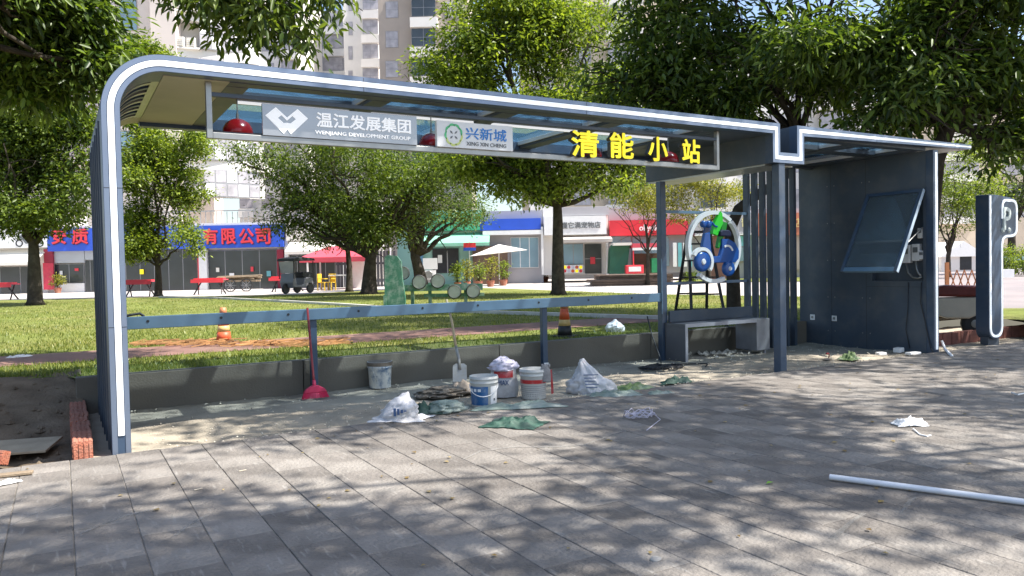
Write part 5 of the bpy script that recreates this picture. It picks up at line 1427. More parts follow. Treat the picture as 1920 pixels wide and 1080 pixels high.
# posters, price cards and door handles on the shop glass
def posters(S, spots, dv=0.15):
    for i, (x, y, w_, h_) in enumerate(spots):
        S.box('poster', [WHITE, LRED, GLT, YELLOW, AWN][i % 5], x, y, x + w_, y + h_, dv, 0.02)
# --- motorbike shop
S = BG('motorbike_shop', 'shop with white signboard showing a black motorbike at far left', 'shop', 10, V0, SG)
S.box('wall', OFFW, -260, 400, 88, 552, 0.3, 5, ground=True)
sb_ = S.box('signboard', WHITE, -260, 425, 87.5, 467, -0.35, 0.5)
awning(S, AWN, -260, 78, 470, 500, 0.28, 1.4)
S.glazing(-200, 500, -40, 550, 4, 1, 0.2, WINF, GLD)
S.glazing(-38, 500, 76, 550, 3, 1, 0.2, WINF, GLD)
pr = S.box('red_poster', mat('red_poster_print', (0.55, 0.04, 0.08), 0.5), 81, 493, 100, 543, -0.1, 0.1)
S.box('pillar', MARP, 82, 467, 99, 493, -0.05, 0.3)
# the drawn motorbike: wheels, body, seat, fork
for cx_ in (36, 75):
    c = S.loc(cx_, 456, -0.36)
    A = [(c.x + 0.24 * math.cos(a), c.z + 0.24 * math.sin(a)) for a in np.linspace(0, 2 * math.pi, 25)]
    B_ = [(c.x + 0.16 * math.cos(a), c.z + 0.16 * math.sin(a)) for a in np.linspace(0, 2 * math.pi, 25)]
    MB().band(A, B_, -0.365, -0.352, ends=False).build('motorbike_wheel_print', BLACK, sb_)
def pp(S, pts, dv): return [(S.loc(x, y, dv).x, S.loc(x, y, dv).z) for x, y in pts]
MB().prism(pp(S, [(32, 448), (36, 442), (44, 440), (48, 436), (58, 438), (66, 440), (76, 442), (74, 447), (68, 450), (64, 457), (48, 457), (42, 450)], -0.36), -0.366, -0.352).build('motorbike_body_print', GV, sb_)
MB().prism(pp(S, [(40, 438), (44, 428), (47, 429), (44, 440)], -0.36), -0.366, -0.352).build('motorbike_fork_print', GV, sb_)

# --- company with the long blue signboard
S = BG('company_shopfront', 'shopfront under the long blue signboard with red characters', 'shop', 310, V0, SG)
S.box('wall', OFFW, 88.5, 424, 534, 552, 0.4, 5, ground=True)
sb_ = S.box('signboard', SBLUE, 88.5, 425, 531, 467, -0.3, 0.5)
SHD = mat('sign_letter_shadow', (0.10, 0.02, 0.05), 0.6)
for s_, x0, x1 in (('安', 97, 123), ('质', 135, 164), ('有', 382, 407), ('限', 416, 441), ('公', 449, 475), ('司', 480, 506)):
    S.txt('character_shadow', s_, SHD, x0 + 1.5, 430.5, x1 + 1.5, 458.5, -0.302, sb_, 0.03, 0.06)  # dark shifted copies draw the shadow behind the characters
    S.txt('character', s_, LRED, x0, 429, x1, 457, -0.364, sb_, 0.03, 0.03)
S.box('lintel', SHUT, 101, 468, 158, 493, 0.1, 0.29)
S.glazing(102, 495, 157, 531, 2, 1, 0.2, WINF, GLD)
S.box('shopfront_base', WHITE, 101, 531.5, 158, 550, 0.15, 0.2)
S.box('shutter', SHUT, 159, 468, 178, 487, 0.1, 0.29)
S.glazing(159, 488, 180, 547, 2, 1, 0.2, WINF, GLD)
S.glazing(182, 469, 370, 548, 7, 1, 0.25, WINF, GLD)
S.glazing(390, 469, 519, 546, 4, 1, 0.25, WINF, GLD)
S.box('pillar', WHITE, 373, 467.5, 388, 548, 0.0, 0.35, ground=True)
posters(S, [(112, 508, 5, 7), (140, 503, 7, 5), (205, 500, 8, 10), (262, 505, 7, 9), (405, 502, 6, 8), (430, 512, 9, 6), (470, 500, 5, 9), (500, 508, 8, 10)])
S.box('pillar_edge', LRED, 371, 467.5, 372.8, 548, -0.01, 0.35, ground=True)
S.box('pillar', MARP, 520, 467.5, 532, 548, 0.0, 0.35, ground=True)
S.box('terrace_slab', OFFW, 88, 420, 540, 424.5, -0.2, 6)
for i in range(34):
    x = 205 + i * 10
    S.box('railing_bar', WINF, x, 397, x + 1.2, 420, 1.0, 0.04)
S.box('railing_top', WINF, 200, 395, 545, 397.2, 0.98, 0.06)

# --- white awning shop
S = BG('awning_shop', 'shop with wide cream awning right of the blue signboard', 'shop', 600, V0, SG)
S.box('wall', GREYW, 534.5, 400, 640, 550, 0.4, 5, ground=True)
S.box('fascia', AWN, 536, 424, 700, 450, -0.2, 0.5)
awning(S, AWN, 540, 690, 448, 476, 0.1, 1.5)
S.glazing(540, 478, 628, 535, 5, 1, 0.3, WINF, GLD)
S.box('pillar', WHITE, 534, 450, 541, 548, 0.0, 0.3, ground=True)
# --- dark slatted gate behind the trees
S = BG('slatted_gate', 'dark grey slatted gate behind the wide tree', 'gate', 690, V0 - 1, None)
for i in range(18):
    x = 632 + i * 6.2
    S.box('slat', mat('gate_slat', (0.06, 0.06, 0.065), 0.6) if i == 0 else bpy.data.materials['gate_slat'], x, 470, x + 4.8, 541, 0, 0.06)
S.box('frame', bpy.data.materials['gate_slat'], 630, 492, 745, 496, 0.07, 0.06)
S.box('white_plinth', WHITE, 630, 541, 745, 552, -0.1, 0.4, ground=True)
S.box('gable_post', WHITE, 730, 462, 734, 540, -0.05, 0.1)
# --- green shop
S = BG('green_shop', 'mint green shop with green awning behind the spreading tree', 'shop', 830, V0, SG)
S.box('wall', MINT, 745, 395, 906, 545, 0.4, 5, ground=True)
S.box('signboard', SGRN, 775, 402, 906, 432, -0.1, 0.45)
awning(S, mat('mint_awning', (0.22, 0.50, 0.36), 0.7, 0, 0.1, 1), 788, 918, 436, 462, 0.3, 1.4)
S.box('doorway', DARK, 811, 466, 860, 512, 0.3, 0.09)
S.box('door_leaf', WINF, 838, 470, 840, 512, 0.25, 0.04)
S.box('notice', WHITE, 821, 478, 829, 493, 0.22, 0.02)
S.box('pillar', mat('blue_pillar', (0.12, 0.28, 0.42), 0.6), 784, 462, 793, 520, 0.1, 0.29, ground=True)
# --- blue signed shop with glass
S = BG('glass_shop', 'glass fronted shop under a royal blue signboard', 'shop', 960, V0, SG)
S.box('wall', GREYW, 906.5, 395, 1018, 545, 0.4, 5, ground=True)
sb_ = S.box('signboard', SBLUE, 900, 410, 1014, 431, -0.1, 0.45)
S.box('lintel', WHITE, 905, 432, 1016, 440, -0.15, 0.5)
S.glazing(958, 445, 1010, 502, 3, 1, 0.3, WHITE, GLB)
S.box('timber_booth', DKW, 886, 462, 952, 512, -0.5, 0.85, ground=True)
S.box('downpipe', WHITE, 1015, 425, 1019, 515, -0.1, 0.2)
# --- pet shop
S = BG('pet_shop', 'white pet shop with black lettering and grey awning right of the straight trunk', 'shop', 1085, V0, SG, zg=LZ + 0.5)
S.box('wall', OFFW, 1018.5, 388, 1141, 525, 0.4, 5, ground=True)
S.box('upper_band', GREYW, 1050, 388, 1141, 404, -0.05, 0.44)
sb_ = S.box('signboard', WHITE, 1020, 405, 1137, 440, -0.2, 0.55)
S.txt('lettering', '懂它满宠物店', GV, 1052, 416, 1126, 428, -0.202, sb_, 0.012)
awning(S, AWNG, 1050, 1146, 441, 455, 0.3, 1.3)
S.glazing(1056, 457, 1094, 496, 2, 1, 0.3, WINF, GLB)
S.glazing(1096, 457, 1128, 513, 1, 2, 0.3, WINF, GLD)
bn = S.box('flower_banner', WHITE, 1056, 497, 1093, 512, 0.1, 0.05)
for i in range(10):
    c = S.loc(1059 + (i % 5) * 7.5, 501 + (i // 5) * 7, 0.1)
    MB().lathe([(0.11, 0.09), (0.11, 0.099)], 12, (c.x, 0, c.z), 'y').build('flower_print', [YELLOW, LRED, BAGP, ORANGE][i % 4], bn)
S.box('jacket_display', LRED, 1107, 482, 1116, 495, 0.2, 0.08)
S.box('pillar', WHITE, 1137, 455, 1141, 515, 0.0, 0.3)
# --- red signed shop
S = BG('red_sign_shop', 'shop under a long red signboard with white script behind the sapling', 'shop', 1220, V0, SG, zg=LZ + 0.5)
S.box('wall', GREYW, 1141.5, 388, 1302, 525, 0.4, 5, ground=True)
sb_ = S.box('signboard', SRED, 1143, 412, 1290, 441, -0.2, 0.55)
S.txt('lettering', 'okyoku', WHITE, 1199, 421, 1240, 436, -0.202, sb_, 0.03)
S.glazing(1146, 443, 1184, 456, 2, 1, 0.3, WINF, GLB)
S.glazing(1186, 443, 1255, 500, 4, 1, 0.3, WINF, GLB)
for i in range(4):
    S.box('hanging_banner', GLT if i % 2 else WHITE, 1262 + i * 9.5, 455, 1269 + i * 9.5, 500, -0.3, 0.04)
# green tarp stall and red stall before it
T = BG('tarp_stall', 'dark green tarpaulin lean-to beside the pet shop', 'stall', 1160, V0 - 2, None, zg=LZ + 0.5)
GT_ = mat('dark_green_tarp', (0.03, 0.13, 0.075), 0.6, 0, 0.2, 1.2)
u0, u1, v, z0, z1 = T.rect(1143, 458, 1182, 513)
MB().add([(u0, 0, z0), (u1 - 0.3, -0.3, z0), (u1, 0, z1), (u0 + 0.1, 0.1, z1 - 0.05), (u0, 1.4, z0), (u0 + 0.1, 1.4, z1 - 0.3), (u1, 1.4, z1 - 0.2)], [(0, 1, 2, 3), (0, 3, 5, 4), (3, 2, 6, 5)]).build('tarpaulin', GT_, T.t)
T.box('pale_roof', AWN, 1150, 455, 1185, 460, -0.4, 2.0)
T = BG('red_stall', 'small red canopied stall with red chest under the red signboard', 'stall', 1212, V0 - 2, None, zg=LZ + 0.5)
T.box('canopy', TENT, 1186, 456, 1240, 464, -0.6, 2.2)
T.box('valance', WHITE, 1186, 464.2, 1240, 469, -0.6, 0.05)
for x in (1187, 1237): T.box('post', LRED, x, 469, x + 2, 514, -0.58, 0.08)
T.box('chest', LRED, 1174, 497, 1207, 513, -0.9, 0.6, bevel=0.03)
T.box('chest_label', WHITE, 1179, 500, 1202, 509, -0.91, 0.009)
T.box('goods', DKW, 1190, 475, 1236, 513, 0.3, 0.6)
T.box('green_bin', mat('green_bin_plastic', (0.02, 0.25, 0.10), 0.5), 1222, 484, 1236, 511, -0.4, 0.5)
# timber deck in front
T = BG('timber_deck', 'low brown timber deck with steps before the red stall', 'deck', 1190, 40.0, None)
for i in range(5):
    T.box('deck_board', mat('deck_board_brown', (0.15, 0.10, 0.07), 0.8, 0, 0.15, 2) if i == 0 else bpy.data.materials['deck_board_brown'], 1110 if i < 3 else 1125, 533.5 - i * 4.6, 1262, 537.5 - i * 4.6, 0.0 + (0.0 if i < 3 else 1.2), 1.0 if i < 2 else 3.0)
# --- grey sign shop
S = BG('grey_sign_shop', 'shop with grey fascia and pale lettering behind the emblem', 'shop', 1360, V0, SG)
S.box('wall', GREYW, 1302.5, 396, 1409, 535, 0.4, 5, ground=True)
sb_ = S.box('signboard', GREYW, 1303, 402, 1408, 438, -0.2, 0.55)
S.txt('lettering', '厂', WHITE, 1374, 408, 1385, 426, -0.202, sb_)
S.txt('lettering', '普', mat('pale_yellow_letter', (0.75, 0.68, 0.35), 0.5), 1390, 408, 1402, 425, -0.202, sb_)
S.box('trim', WHITE, 1303, 438.5, 1409, 441, -0.25, 0.6)
S.glazing(1376, 441.5, 1408, 462, 3, 1, 0.2, WINF, GLT)
S.glazing(1376, 463, 1408, 490, 3, 1, 0.2, WINF, GLB)
S.box('brick_bay', mat('dull_red_brick', (0.26, 0.13, 0.11), 0.85, 0, 0.2, 2), 1326, 441.5, 1366, 500, 0.15, 0.24, ground=True)
S.box('pillar', WHITE, 1409, 396, 1416, 520, 0.0, 0.4, ground=True)
# --- red brown sign shop
S = BG('tile_sign_shop', 'shop with red brown tiled fascia seen between the screen slats', 'shop', 1470, V0, SG)
S.box('wall', GREYW, 1416.5, 390, 1640, 535, 0.4, 5, ground=True)
sb_ = S.box('signboard', BRICKW, 1418, 398, 1640, 440, -0.2, 0.55)
S.txt('lettering', '店', mat('gilt_letter', (0.70, 0.48, 0.20), 0.5), 1488, 409, 1503, 426, -0.202, sb_)
S.glazing(1418, 441, 1492, 505, 5, 1, 0.25, WHITE, GLC)
S.box('side_wall', TAUPE, 1493, 441, 1530, 505, 0.1, 0.25)

posters(S, [(1424, 470, 8, 10), (1446, 462, 10, 14), (1470, 475, 9, 9)])

# --- towers behind the shops
TWG = 'apartment towers behind the shops'
T = BG('apartment_tower', 'pale pinkish apartment tower with wrapped balconies at upper left', 'building', 300, 60.0, TWG)
T.box('left_wing', PINKW, -150, -130, 330, 420, 0.0, 9, ground=True)
for k in range(5):
    ya = -130 + 0.01; y0 = -105 + k * 85
    lv = T.box('louvre_panel', PINKD, 95, y0, 160, y0 + 62, -0.12, 0.1)
    T.box('louvre_panel', PINKD, 165, y0 + 2, 216, y0 + 60, -0.12, 0.1)
    for i in range(10):
        T.box('louvre_fin', PINKD, 97 + i * 12, y0, 99 + i * 12, y0 + 61, -0.17, 0.05)
    T.box('ledge', OFFW, 60, y0 + 63, 220, y0 + 69, -0.5, 0.5)
for k in range(5):
    y0 = -82 + k * 82
    T.glazing(224, y0, 256, y0 + 57, 2, 2, -0.1, WINF, GLB)
T.box('corner_pier', PINKW, 285, -130, 332, 420, -0.9, 0.9, ground=True)
# right wing: storeys of bay windows receding to the right
u0, u1, v, z0, z1 = T.rect(332, -130, 468, 420)
for k in range(7):
    yb = -100 + k * 69.5
    zs = T.loc(400, yb, 0).z
    bl = MB().add([(u0, -0.9, zs), (u1, 2.2, zs), (u1, 6, zs), (u0, 6, zs), (u0, -0.9, zs + 0.75), (u1, 2.2, zs + 0.75), (u1, 6, zs + 0.75), (u0, 6, zs + 0.75)],
             [(0, 3, 2, 1), (4, 5, 6, 7), (0, 1, 5, 4), (1, 2, 6, 5), (2, 3, 7, 6), (3, 0, 4, 7)]).build('balcony_slab', OFFW, T.t)
    hw = 69.5 * T.V / FPX - 0.76
    a = Vector((u0 + 1.9, -0.2, zs - hw)); b = Vector((u1 - 0.2, 2.3, zs - hw))
    MB().add([(u0, 0.6, zs - hw), (u1, 2.9, zs - hw), (u1, 2.9, zs), (u0, 0.6, zs)], [(0, 1, 2, 3)]).build('wall_infill', OFFW, T.t)
    nb = 5
    for i in range(nb):
        p0 = a.lerp(b, i / nb); p1 = a.lerp(b, (i + 1) / nb)
        for j in range(2):
            h0 = 0.08 + j * hw / 2; h1 = (j + 1) * hw / 2 - 0.04
            d = (p1 - p0).normalized() * 0.05
            q0, q1 = p0 + d, p1 - d
            off = Vector((0, -0.02, 0))
            MB().add([tuple(q0 + off + Vector((0, 0, h0))), tuple(q1 + off + Vector((0, 0, h0))), tuple(q1 + off + Vector((0, 0, h1))), tuple(q0 + off + Vector((0, 0, h1)))], [(0, 1, 2, 3)]).build('pane', GLC if (i + j + k) % 3 else WHITE, T.t)
    MB().add([tuple(a), tuple(b), tuple(b + Vector((0, 0, hw))), tuple(a + Vector((0, 0, hw)))], [(0, 1, 2, 3)]).build('window_frame', WINF, T.t)
    MB().add([(a.x, a.y, a.z), (a.x - 0.1, a.y + 1.5, a.z), (a.x - 0.1, a.y + 1.5, a.z + hw), (a.x, a.y, a.z + hw)], [(0, 1, 2, 3)]).build('window_return', WINF, T.t)
    for q_ in range(2):
        cu_ = MB().box(u0 + 0.25 + q_ * 0.75, u0 + 0.85 + q_ * 0.75, -0.75 + q_ * 0.3, -0.35 + q_ * 0.3, zs - hw + 0.05, zs - hw + 0.75).build('air_conditioner', AWN, T.t)
        for s_ in range(4):
            MB().box(u0 + 0.22 + q_ * 0.75, u0 + 0.88 + q_ * 0.75, -0.80 + q_ * 0.3, -0.765 + q_ * 0.3, zs - hw + 0.1 + s_ * 0.14, zs - hw + 0.15 + s_ * 0.14).build('cage_bar', OFFW, cu_)
    MB().add([(u0, -0.95, zs - hw - 0.12), (u0 + 1.9, -0.35, zs - hw - 0.12), (u0 + 1.9, 0.6, zs - hw - 0.12), (u0, 0.6, zs - hw - 0.12), (u0, -0.95, zs - hw), (u0 + 1.9, -0.35, zs - hw), (u0 + 1.9, 0.6, zs - hw), (u0, 0.6, zs - hw)],
             [(0, 3, 2, 1), (4, 5, 6, 7), (0, 1, 5, 4), (1, 2, 6, 5), (2, 3, 7, 6), (3, 0, 4, 7)]).build('ac_ledge', OFFW, T.t)

def tower(name, label, x0, x1, ytop, V, wallm, rows, cols, balc=None, turn=0.0, glassm=GLC, pitch=None, wh=0.55):
    T = BG(name, label, 'building', (x0 + x1) / 2, V, TWG, turn=turn)
    T.box('wall', wallm, x0, ytop, x1, 480, 0.0, 12, ground=True)
    s = FPX / V; ph = 3.0 * s
    n = int((430 - ytop) / ph)
    for k in range(n):
        y = ytop + 0.2 * ph + k * ph
        for (ca, cb, kind) in cols:
            xa, xb = x0 + (x1 - x0) * ca, x0 + (x1 - x0) * cb
            if kind == 'w':
                T.glazing(xa, y, xb, y + ph * wh, max(1, int((xb - xa) / s / 0.9)), 2, -0.06, WINF, glassm)
            else:
                T.box('balcony', OFFW, xa - 3, y + ph * 0.52, xb + 3, y + ph * 0.85, -1.2, 1.2)
                T.glazing(xa, y - ph * 0.1, xb, y + ph * 0.5, max(2, int((xb - xa) / s / 0.9)), 2, -0.9, WINF, GLC if kind == 'b' else GLD)
    return T
tower('apartment_tower', 'distant beige apartment tower with curved balconies above the sign plate', 648, 712, -60, 95, OFFW, 8, [(0.08, 0.2, 'w'), (0.5, 0.95, 'b')])
tower('apartment_tower', 'grey window tower behind the hanging bough', 560, 647, 20, 105, GREYW, 8, [(0.1, 0.45, 'w'), (0.55, 0.95, 'b')])
tower('apartment_tower', 'small pale tower right of the pinkish tower', 444, 560, -40, 88, OFFW, 8, [(0.05, 0.25, 'b'), (0.4, 0.6, 'w'), (0.72, 0.95, 'b')])
tower('apartment_tower', 'taupe apartment tower behind the large bright tree', 713, 880, -120, 78, TAUPE, 8, [(0.06, 0.2, 'w'), (0.35, 0.62, 'd'), (0.72, 0.9, 'w')])
tower('apartment_tower', 'cream apartment block above the pet shop', 980, 1300, -60, 66, BEIGE, 8, [(0.05, 0.2, 'b'), (0.3, 0.4, 'w'), (0.5, 0.7, 'b'), (0.8, 0.92, 'w')])
tower('apartment_tower', 'pale apartment block seen between the screen slats', 1300, 1640, 60, 62, OFFW, 8, [(0.04, 0.18, 'd'), (0.26, 0.34, 'w'), (0.42, 0.5, 'w'), (0.55, 0.62, 'w'), (0.7, 0.9, 'b')])
tower('apartment_tower', 'far beige block behind the roadside trees at right', 1660, 2100, 180, 110, BEIGE, 8, [(0.05, 0.15, 'w'), (0.25, 0.4, 'b'), (0.5, 0.6, 'w'), (0.7, 0.85, 'b')])

# --- things standing on the plaza
G = BG('gazebo_tent', 'red pop-up gazebo tent beside the cream awning shop', 'tent', 625, 44.0)
u0, u1, v, z0, z1 = G.rect(562, 486, 686, 548)
ze = G.loc(620, 482, 0).z; zt = G.loc(630, 462, 1.5).z
cx_, cy_ = (u0 + u1) / 2, 1.5
for a, b in (((u0, 0), (u1, 0)), ((u1, 0), (u1, 3)), ((u1, 3), (u0, 3)), ((u0, 3), (u0, 0))):
    MB().add([(a[0], a[1], ze), (b[0], b[1], ze), (cx_ + 0.5 * (b[0] - cx_) * 0.5, cy_ + 0.25 * (b[1] - cy_), zt), (cx_ + 0.5 * (a[0] - cx_) * 0.5, cy_ + 0.25 * (a[1] - cy_), zt)], [(0, 1, 2, 3)]).build('roof_panel', TENT, G.t)
    MB().add([(a[0], a[1], ze), (b[0], b[1], ze), (b[0], b[1], ze - 0.28), (a[0], a[1], ze - 0.28)], [(0, 1, 2, 3)]).build('valance', TENT, G.t)
MB().add([(cx_ - 0.5, cy_ - 0.4, zt), (cx_ + 0.5, cy_ - 0.4, zt), (cx_ + 0.5, cy_ + 0.4, zt), (cx_ - 0.5, cy_ + 0.4, zt)], [(0, 1, 2, 3)]).build('roof_panel', TENT, G.t)
for x in (u0 + 0.45, u1 - 0.05):
    for y in (0.05, 2.95):
        MB().box(x - 0.04, x + 0.04, y - 0.04, y + 0.04, 0, ze - 0.02).build('leg', WHITE, G.t)
MB().box(cx_ + 0.6, cx_ + 1.4, 2.2, 2.3, 0, 1.9).build('side_curtain', WHITE, G.t)
def chair(px, py, V, lab, turn):
    C_ = BG('plastic_chair', lab, 'chair', px, V, 'yellow chairs by the red tent', turn=turn)
    CY = bpy.data.materials.get('yellow_chair') or mat('yellow_chair', (0.70, 0.46, 0.04), 0.5)
    MB().box(-0.24, 0.24, -0.22, 0.22, 0.42, 0.46).build('seat', CY, C_.t)
    MB().box(-0.22, 0.22, 0.20, 0.24, 0.46, 0.92).build('backrest', CY, C_.t)
    for x in (-0.21, 0.21):
        for y in (-0.19, 0.21): MB().box(x - 0.025, x + 0.025, y - 0.025, y + 0.025, 0, 0.4195).build('leg', CY, C_.t)
        MB().box(x - 0.03, x + 0.03, -0.2, 0.2, 0.62, 0.66).build('armrest', CY, C_.t)
chair(606, 540, 42.5, 'yellow plastic chair nearest the white tent leg', 1.3)
chair(619, 540, 42.5, 'yellow plastic chair right of the other yellow chair', -0.4)
T = BG('small_table', 'pale small table right of the yellow chairs', 'table', 636, 43)
MB().box(-0.5, 0.5, -0.4, 0.4, 0.78, 0.84).build('top', OFFW, T.t)
for x in (-0.45, 0.45):
    for y in (-0.35, 0.35): MB().box(x - 0.03, x + 0.03, y - 0.03, y + 0.03, 0, 0.7795).build('leg', WINF, T.t)
def redtable(px0, px1, pyb, lab):
    V = (LZ - 0.05 - H) / ray((px0 + px1) / 2, pyb)[2] * 1.0
    q = gnd((px0 + px1) / 2, pyb, LZ - 0.05); V = q.x * FW[0] + q.y * FW[1]
    T = BG('market_table', lab, 'table', (px0 + px1) / 2, V, 'red tables before the shops')
    hw = (px1 - px0) / 2 * V / FPX
    MB().box(-hw, hw, -0.35, 0.35, 0.72, 0.77).build('top', TENT, T.t)
    MB().box(-hw, hw, -0.36, -0.3505, 0.60, 0.77).build('cloth_edge', LRED, T.t)
    MB().box(-hw * 0.9, hw * 0.9, -0.2, 0.2, 0.771, 0.83).build('goods', LRED, T.t)
    for s_ in (-1, 1):
        MB().bar((s_ * hw * 0.85, -0.3, 0), (s_ * hw * 0.6, 0.3, 0.72), 0.05).build('leg', BLACK, T.t)
        MB().bar((s_ * hw * 0.6, -0.3, 0.72), (s_ * hw * 0.85, 0.3, 0), 0.05).build('leg', BLACK, T.t)
redtable(-20, 30, 562, 'red covered table at the left picture edge')
redtable(237, 289, 556, 'red covered table left of the slim tree trunk')
redtable(363, 424, 552, 'red covered table below the last blue sign characters')
redtable(508, 570, 547, 'red covered table behind the tricycle')
# handcart with firewood
T = BG('handcart', 'wooden handcart piled with firewood below the blue sign', 'cart', 452, 44.0)
MB().box(-1.0, 1.0, -0.4, 0.4, 0.55, 0.65).build('bed', WOOD, T.t)
for x in (-0.45, 0.45):
    w_ = MB().lathe([(0.31, -0.46), (0.36, -0.46), (0.36, -0.41), (0.31, -0.41), (0.31, -0.46)], 20, (x, 0, 0.36), 'y', closed=False).build('wheel', BLACK, T.t)
    for k in range(4):
        a_ = k * math.pi / 4
        MB().bar((x - 0.31 * math.cos(a_), -0.435, 0.36 - 0.31 * math.sin(a_)), (x + 0.31 * math.cos(a_), -0.435, 0.36 + 0.31 * math.sin(a_)), 0.02).build('spoke', WINF, w_)
for i in range(16):
    MB().tube([(-1.2 + random.uniform(-0.2, 0.2), random.uniform(-0.3, 0.3), 0.7 + 0.05 * (i // 4)), (1.0 + random.uniform(-0.2, 0.3), random.uniform(-0.3, 0.3), 0.72 + 0.06 * (i // 4))], 0.045, 6).build('log', WOOD, T.t)
MB().bar((-1.0, -0.2, 0.6), (-2.2, -0.2, 0.75), 0.06).build('shaft', WOOD, T.t)
# covered tricycle
q = gnd(548, 551, LZ); V = q.x * FW[0] + q.y * FW[1]
T = BG('covered_tricycle', 'grey covered electric tricycle parked before the red tent', 'tricycle', 548, V, turn=1.15, zg=LZ)
TG = mat('tricycle_grey', (0.20, 0.20, 0.22), 0.4, 0.1, 0.08, 3)
MB().prism([(-0.35, 0.30), (-0.42, 0.55), (-0.30, 0.95), (-0.22, 0.95), (-0.10, 0.42), (0.35, 0.40), (0.42, 0.75), (1.05, 0.75), (1.05, 0.30)], -0.38, 0.38).build('body', TG, T.t, bevel=0.04)
MB().prism([(-0.45, 1.50), (-0.40, 1.62), (0.2, 1.70), (1.05, 1.62), (1.10, 1.52)], -0.48, 0.48).build('roof', DARK, T.t, bevel=0.03)
MB().prism([(-0.30, 0.96), (-0.40, 1.49), (-0.37, 1.49), (-0.27, 0.96)], -0.40, 0.40).build('windscreen', GLC, T.t)
for x in (-0.36, 1.0):
    for y in (-0.42, 0.42): MB().bar((x, y, 0.7), (x, y, 1.5), 0.035).build('roof_post', BLACK, T.t)
MB().box(0.35, 1.0, -0.36, 0.36, 0.751, 1.0).build('seat', DARK, T.t, bevel=0.04)
for x, y in ((-0.45, 0.0), (0.8, -0.38), (0.8, 0.38)):
    w_ = MB().lathe([(0.15, y - 0.05), (0.22, y - 0.06), (0.25, y), (0.22, y + 0.06), (0.15, y + 0.05)], 18, (x, 0, 0.25), 'y').build('wheel', BLACK, T.t)
# green stone with discs (fitness wheels)
q = gnd(742, 577, LZ); V = q.x * FW[0] + q.y * FW[1]
GP = mat('green_enamel', (0.045, 0.16, 0.10), 0.5, 0, 0.2, 3, dirt=(0.45, 0.50, 0.45), dscale=5, damt=0.55)
T = BG('information_slab', 'upright dark green slab with worn white marks behind the handrail', 'slab', 740, V, zg=LZ)
MB().prism(pp(T, [(721, 578), (721, 482), (728, 478), (744, 480), (752, 490), (754, 520), (760, 560), (760, 578)], 0), 0.0, 0.14).build('slab', GP, T.t)
T.box('edge_post', GP, 719, 553, 724, 578, -0.05, 0.12)
q = gnd(840, 572, LZ); V = q.x * FW[0] + q.y * FW[1]
T = BG('exercise_wheels', 'green outdoor exercise frame with round pale wheels behind the handrail', 'exercise frame', 840, V, zg=LZ)
DISC = mat('pale_disc', (0.52, 0.55, 0.50), 0.25, 0.2, 0.2, 6, dirt=(0.25, 0.28, 0.24), dscale=6, damt=0.6)
for (x, y, r) in ((756, 512, 11.5), (786, 529, 12.5), (821, 527, 12.5), (852, 547, 12), (887, 546, 12)):
    c = T.loc(x, y, -0.1); rr = r * V / FPX
    d_ = MB().lathe([(rr * 0.15, -0.122), (rr * 0.97, -0.12), (rr, -0.10)], 24, (c.x, 0, c.z), 'y').build('wheel_disc', DISC, T.t)
    MB().lathe([(rr * 1.0, -0.15), (rr * 1.1, -0.13), (rr * 1.1, -0.09), (rr * 1.0, -0.08)], 24, (c.x, 0, c.z), 'y', closed=False).build('rim', DARK, d_)
    MB().bar((c.x, -0.08, c.z), (c.x, 0.12, c.z), 0.06).build('axle', GP, d_)
T.box('crossbar', GP, 757, 533, 905, 545, -0.05, 0.08)
T.box('crossbar', GP, 795, 550, 908, 556, 0.04, 0.06)
for x in (770, 803, 870): T.box('post', GP, x, 530, x + 6, 578, 0.05, 0.09, ground=True)
# street sign on a post
T = BG('street_sign', 'small red and blue street sign on a thin pole', 'sign', 881, 42)
T.box('pole', WHITE, 879.8, 453, 881.5, 540, 0, 0.05, ground=True)
T.box('red_plate', LRED, 869, 455, 892, 464, -0.06, 0.04)
T.box('blue_plate', SBLUE, 869, 464.2, 892, 470, -0.06, 0.04)
# white board and air conditioner before the green shop
T = BG('notice_board', 'white notice board on legs before the green shop', 'board', 806, 45)
T.box('panel', WHITE, 793, 484, 820, 505, 0, 0.05)
for x in (795, 817): T.box('leg', WINF, x, 505, x + 1.5, 545, 0.0, 0.04, ground=True)
T = BG('air_conditioner', 'boxed outdoor air conditioner unit below the notice board', 'air conditioner', 806, 46)
T.box('casing', WHITE, 795, 507, 816, 524, 0, 0.4)
c = T.loc(804, 515, 0); MB().lathe([(0.22, -0.03), (0.24, -0.005)], 20, (c.x, 0, c.z), 'y').build('fan_grille', GREYM, T.t)
T.box('stand', WINF, 796, 524.2, 815, 545, 0.05, 0.3, ground=True)
# cream parasol
T = BG('market_parasol', 'wide cream parasol over the potted plants', 'parasol', 935, 46)
c = T.loc(935, 458, 0); e_ = T.loc(895, 484, 0); e2 = T.loc(985, 468, 0)
n_ = 8; rim = []
for i in range(n_):
    a = 2 * math.pi * i / n_ + 0.2
    rim.append((c.x + 1.75 * math.cos(a), 1.2 * math.sin(a), c.z - 0.52 + 0.16 * math.cos(a)))
for i in range(n_):
    MB().add([rim[i], rim[(i + 1) % n_], (c.x, 0, c.z)], [(0, 1, 2)]).build('canopy_panel', AWN, T.t)
MB().tube([(c.x, 0, 0), (c.x, 0, c.z)], 0.03, 8).build('pole', WHITE, T.t)

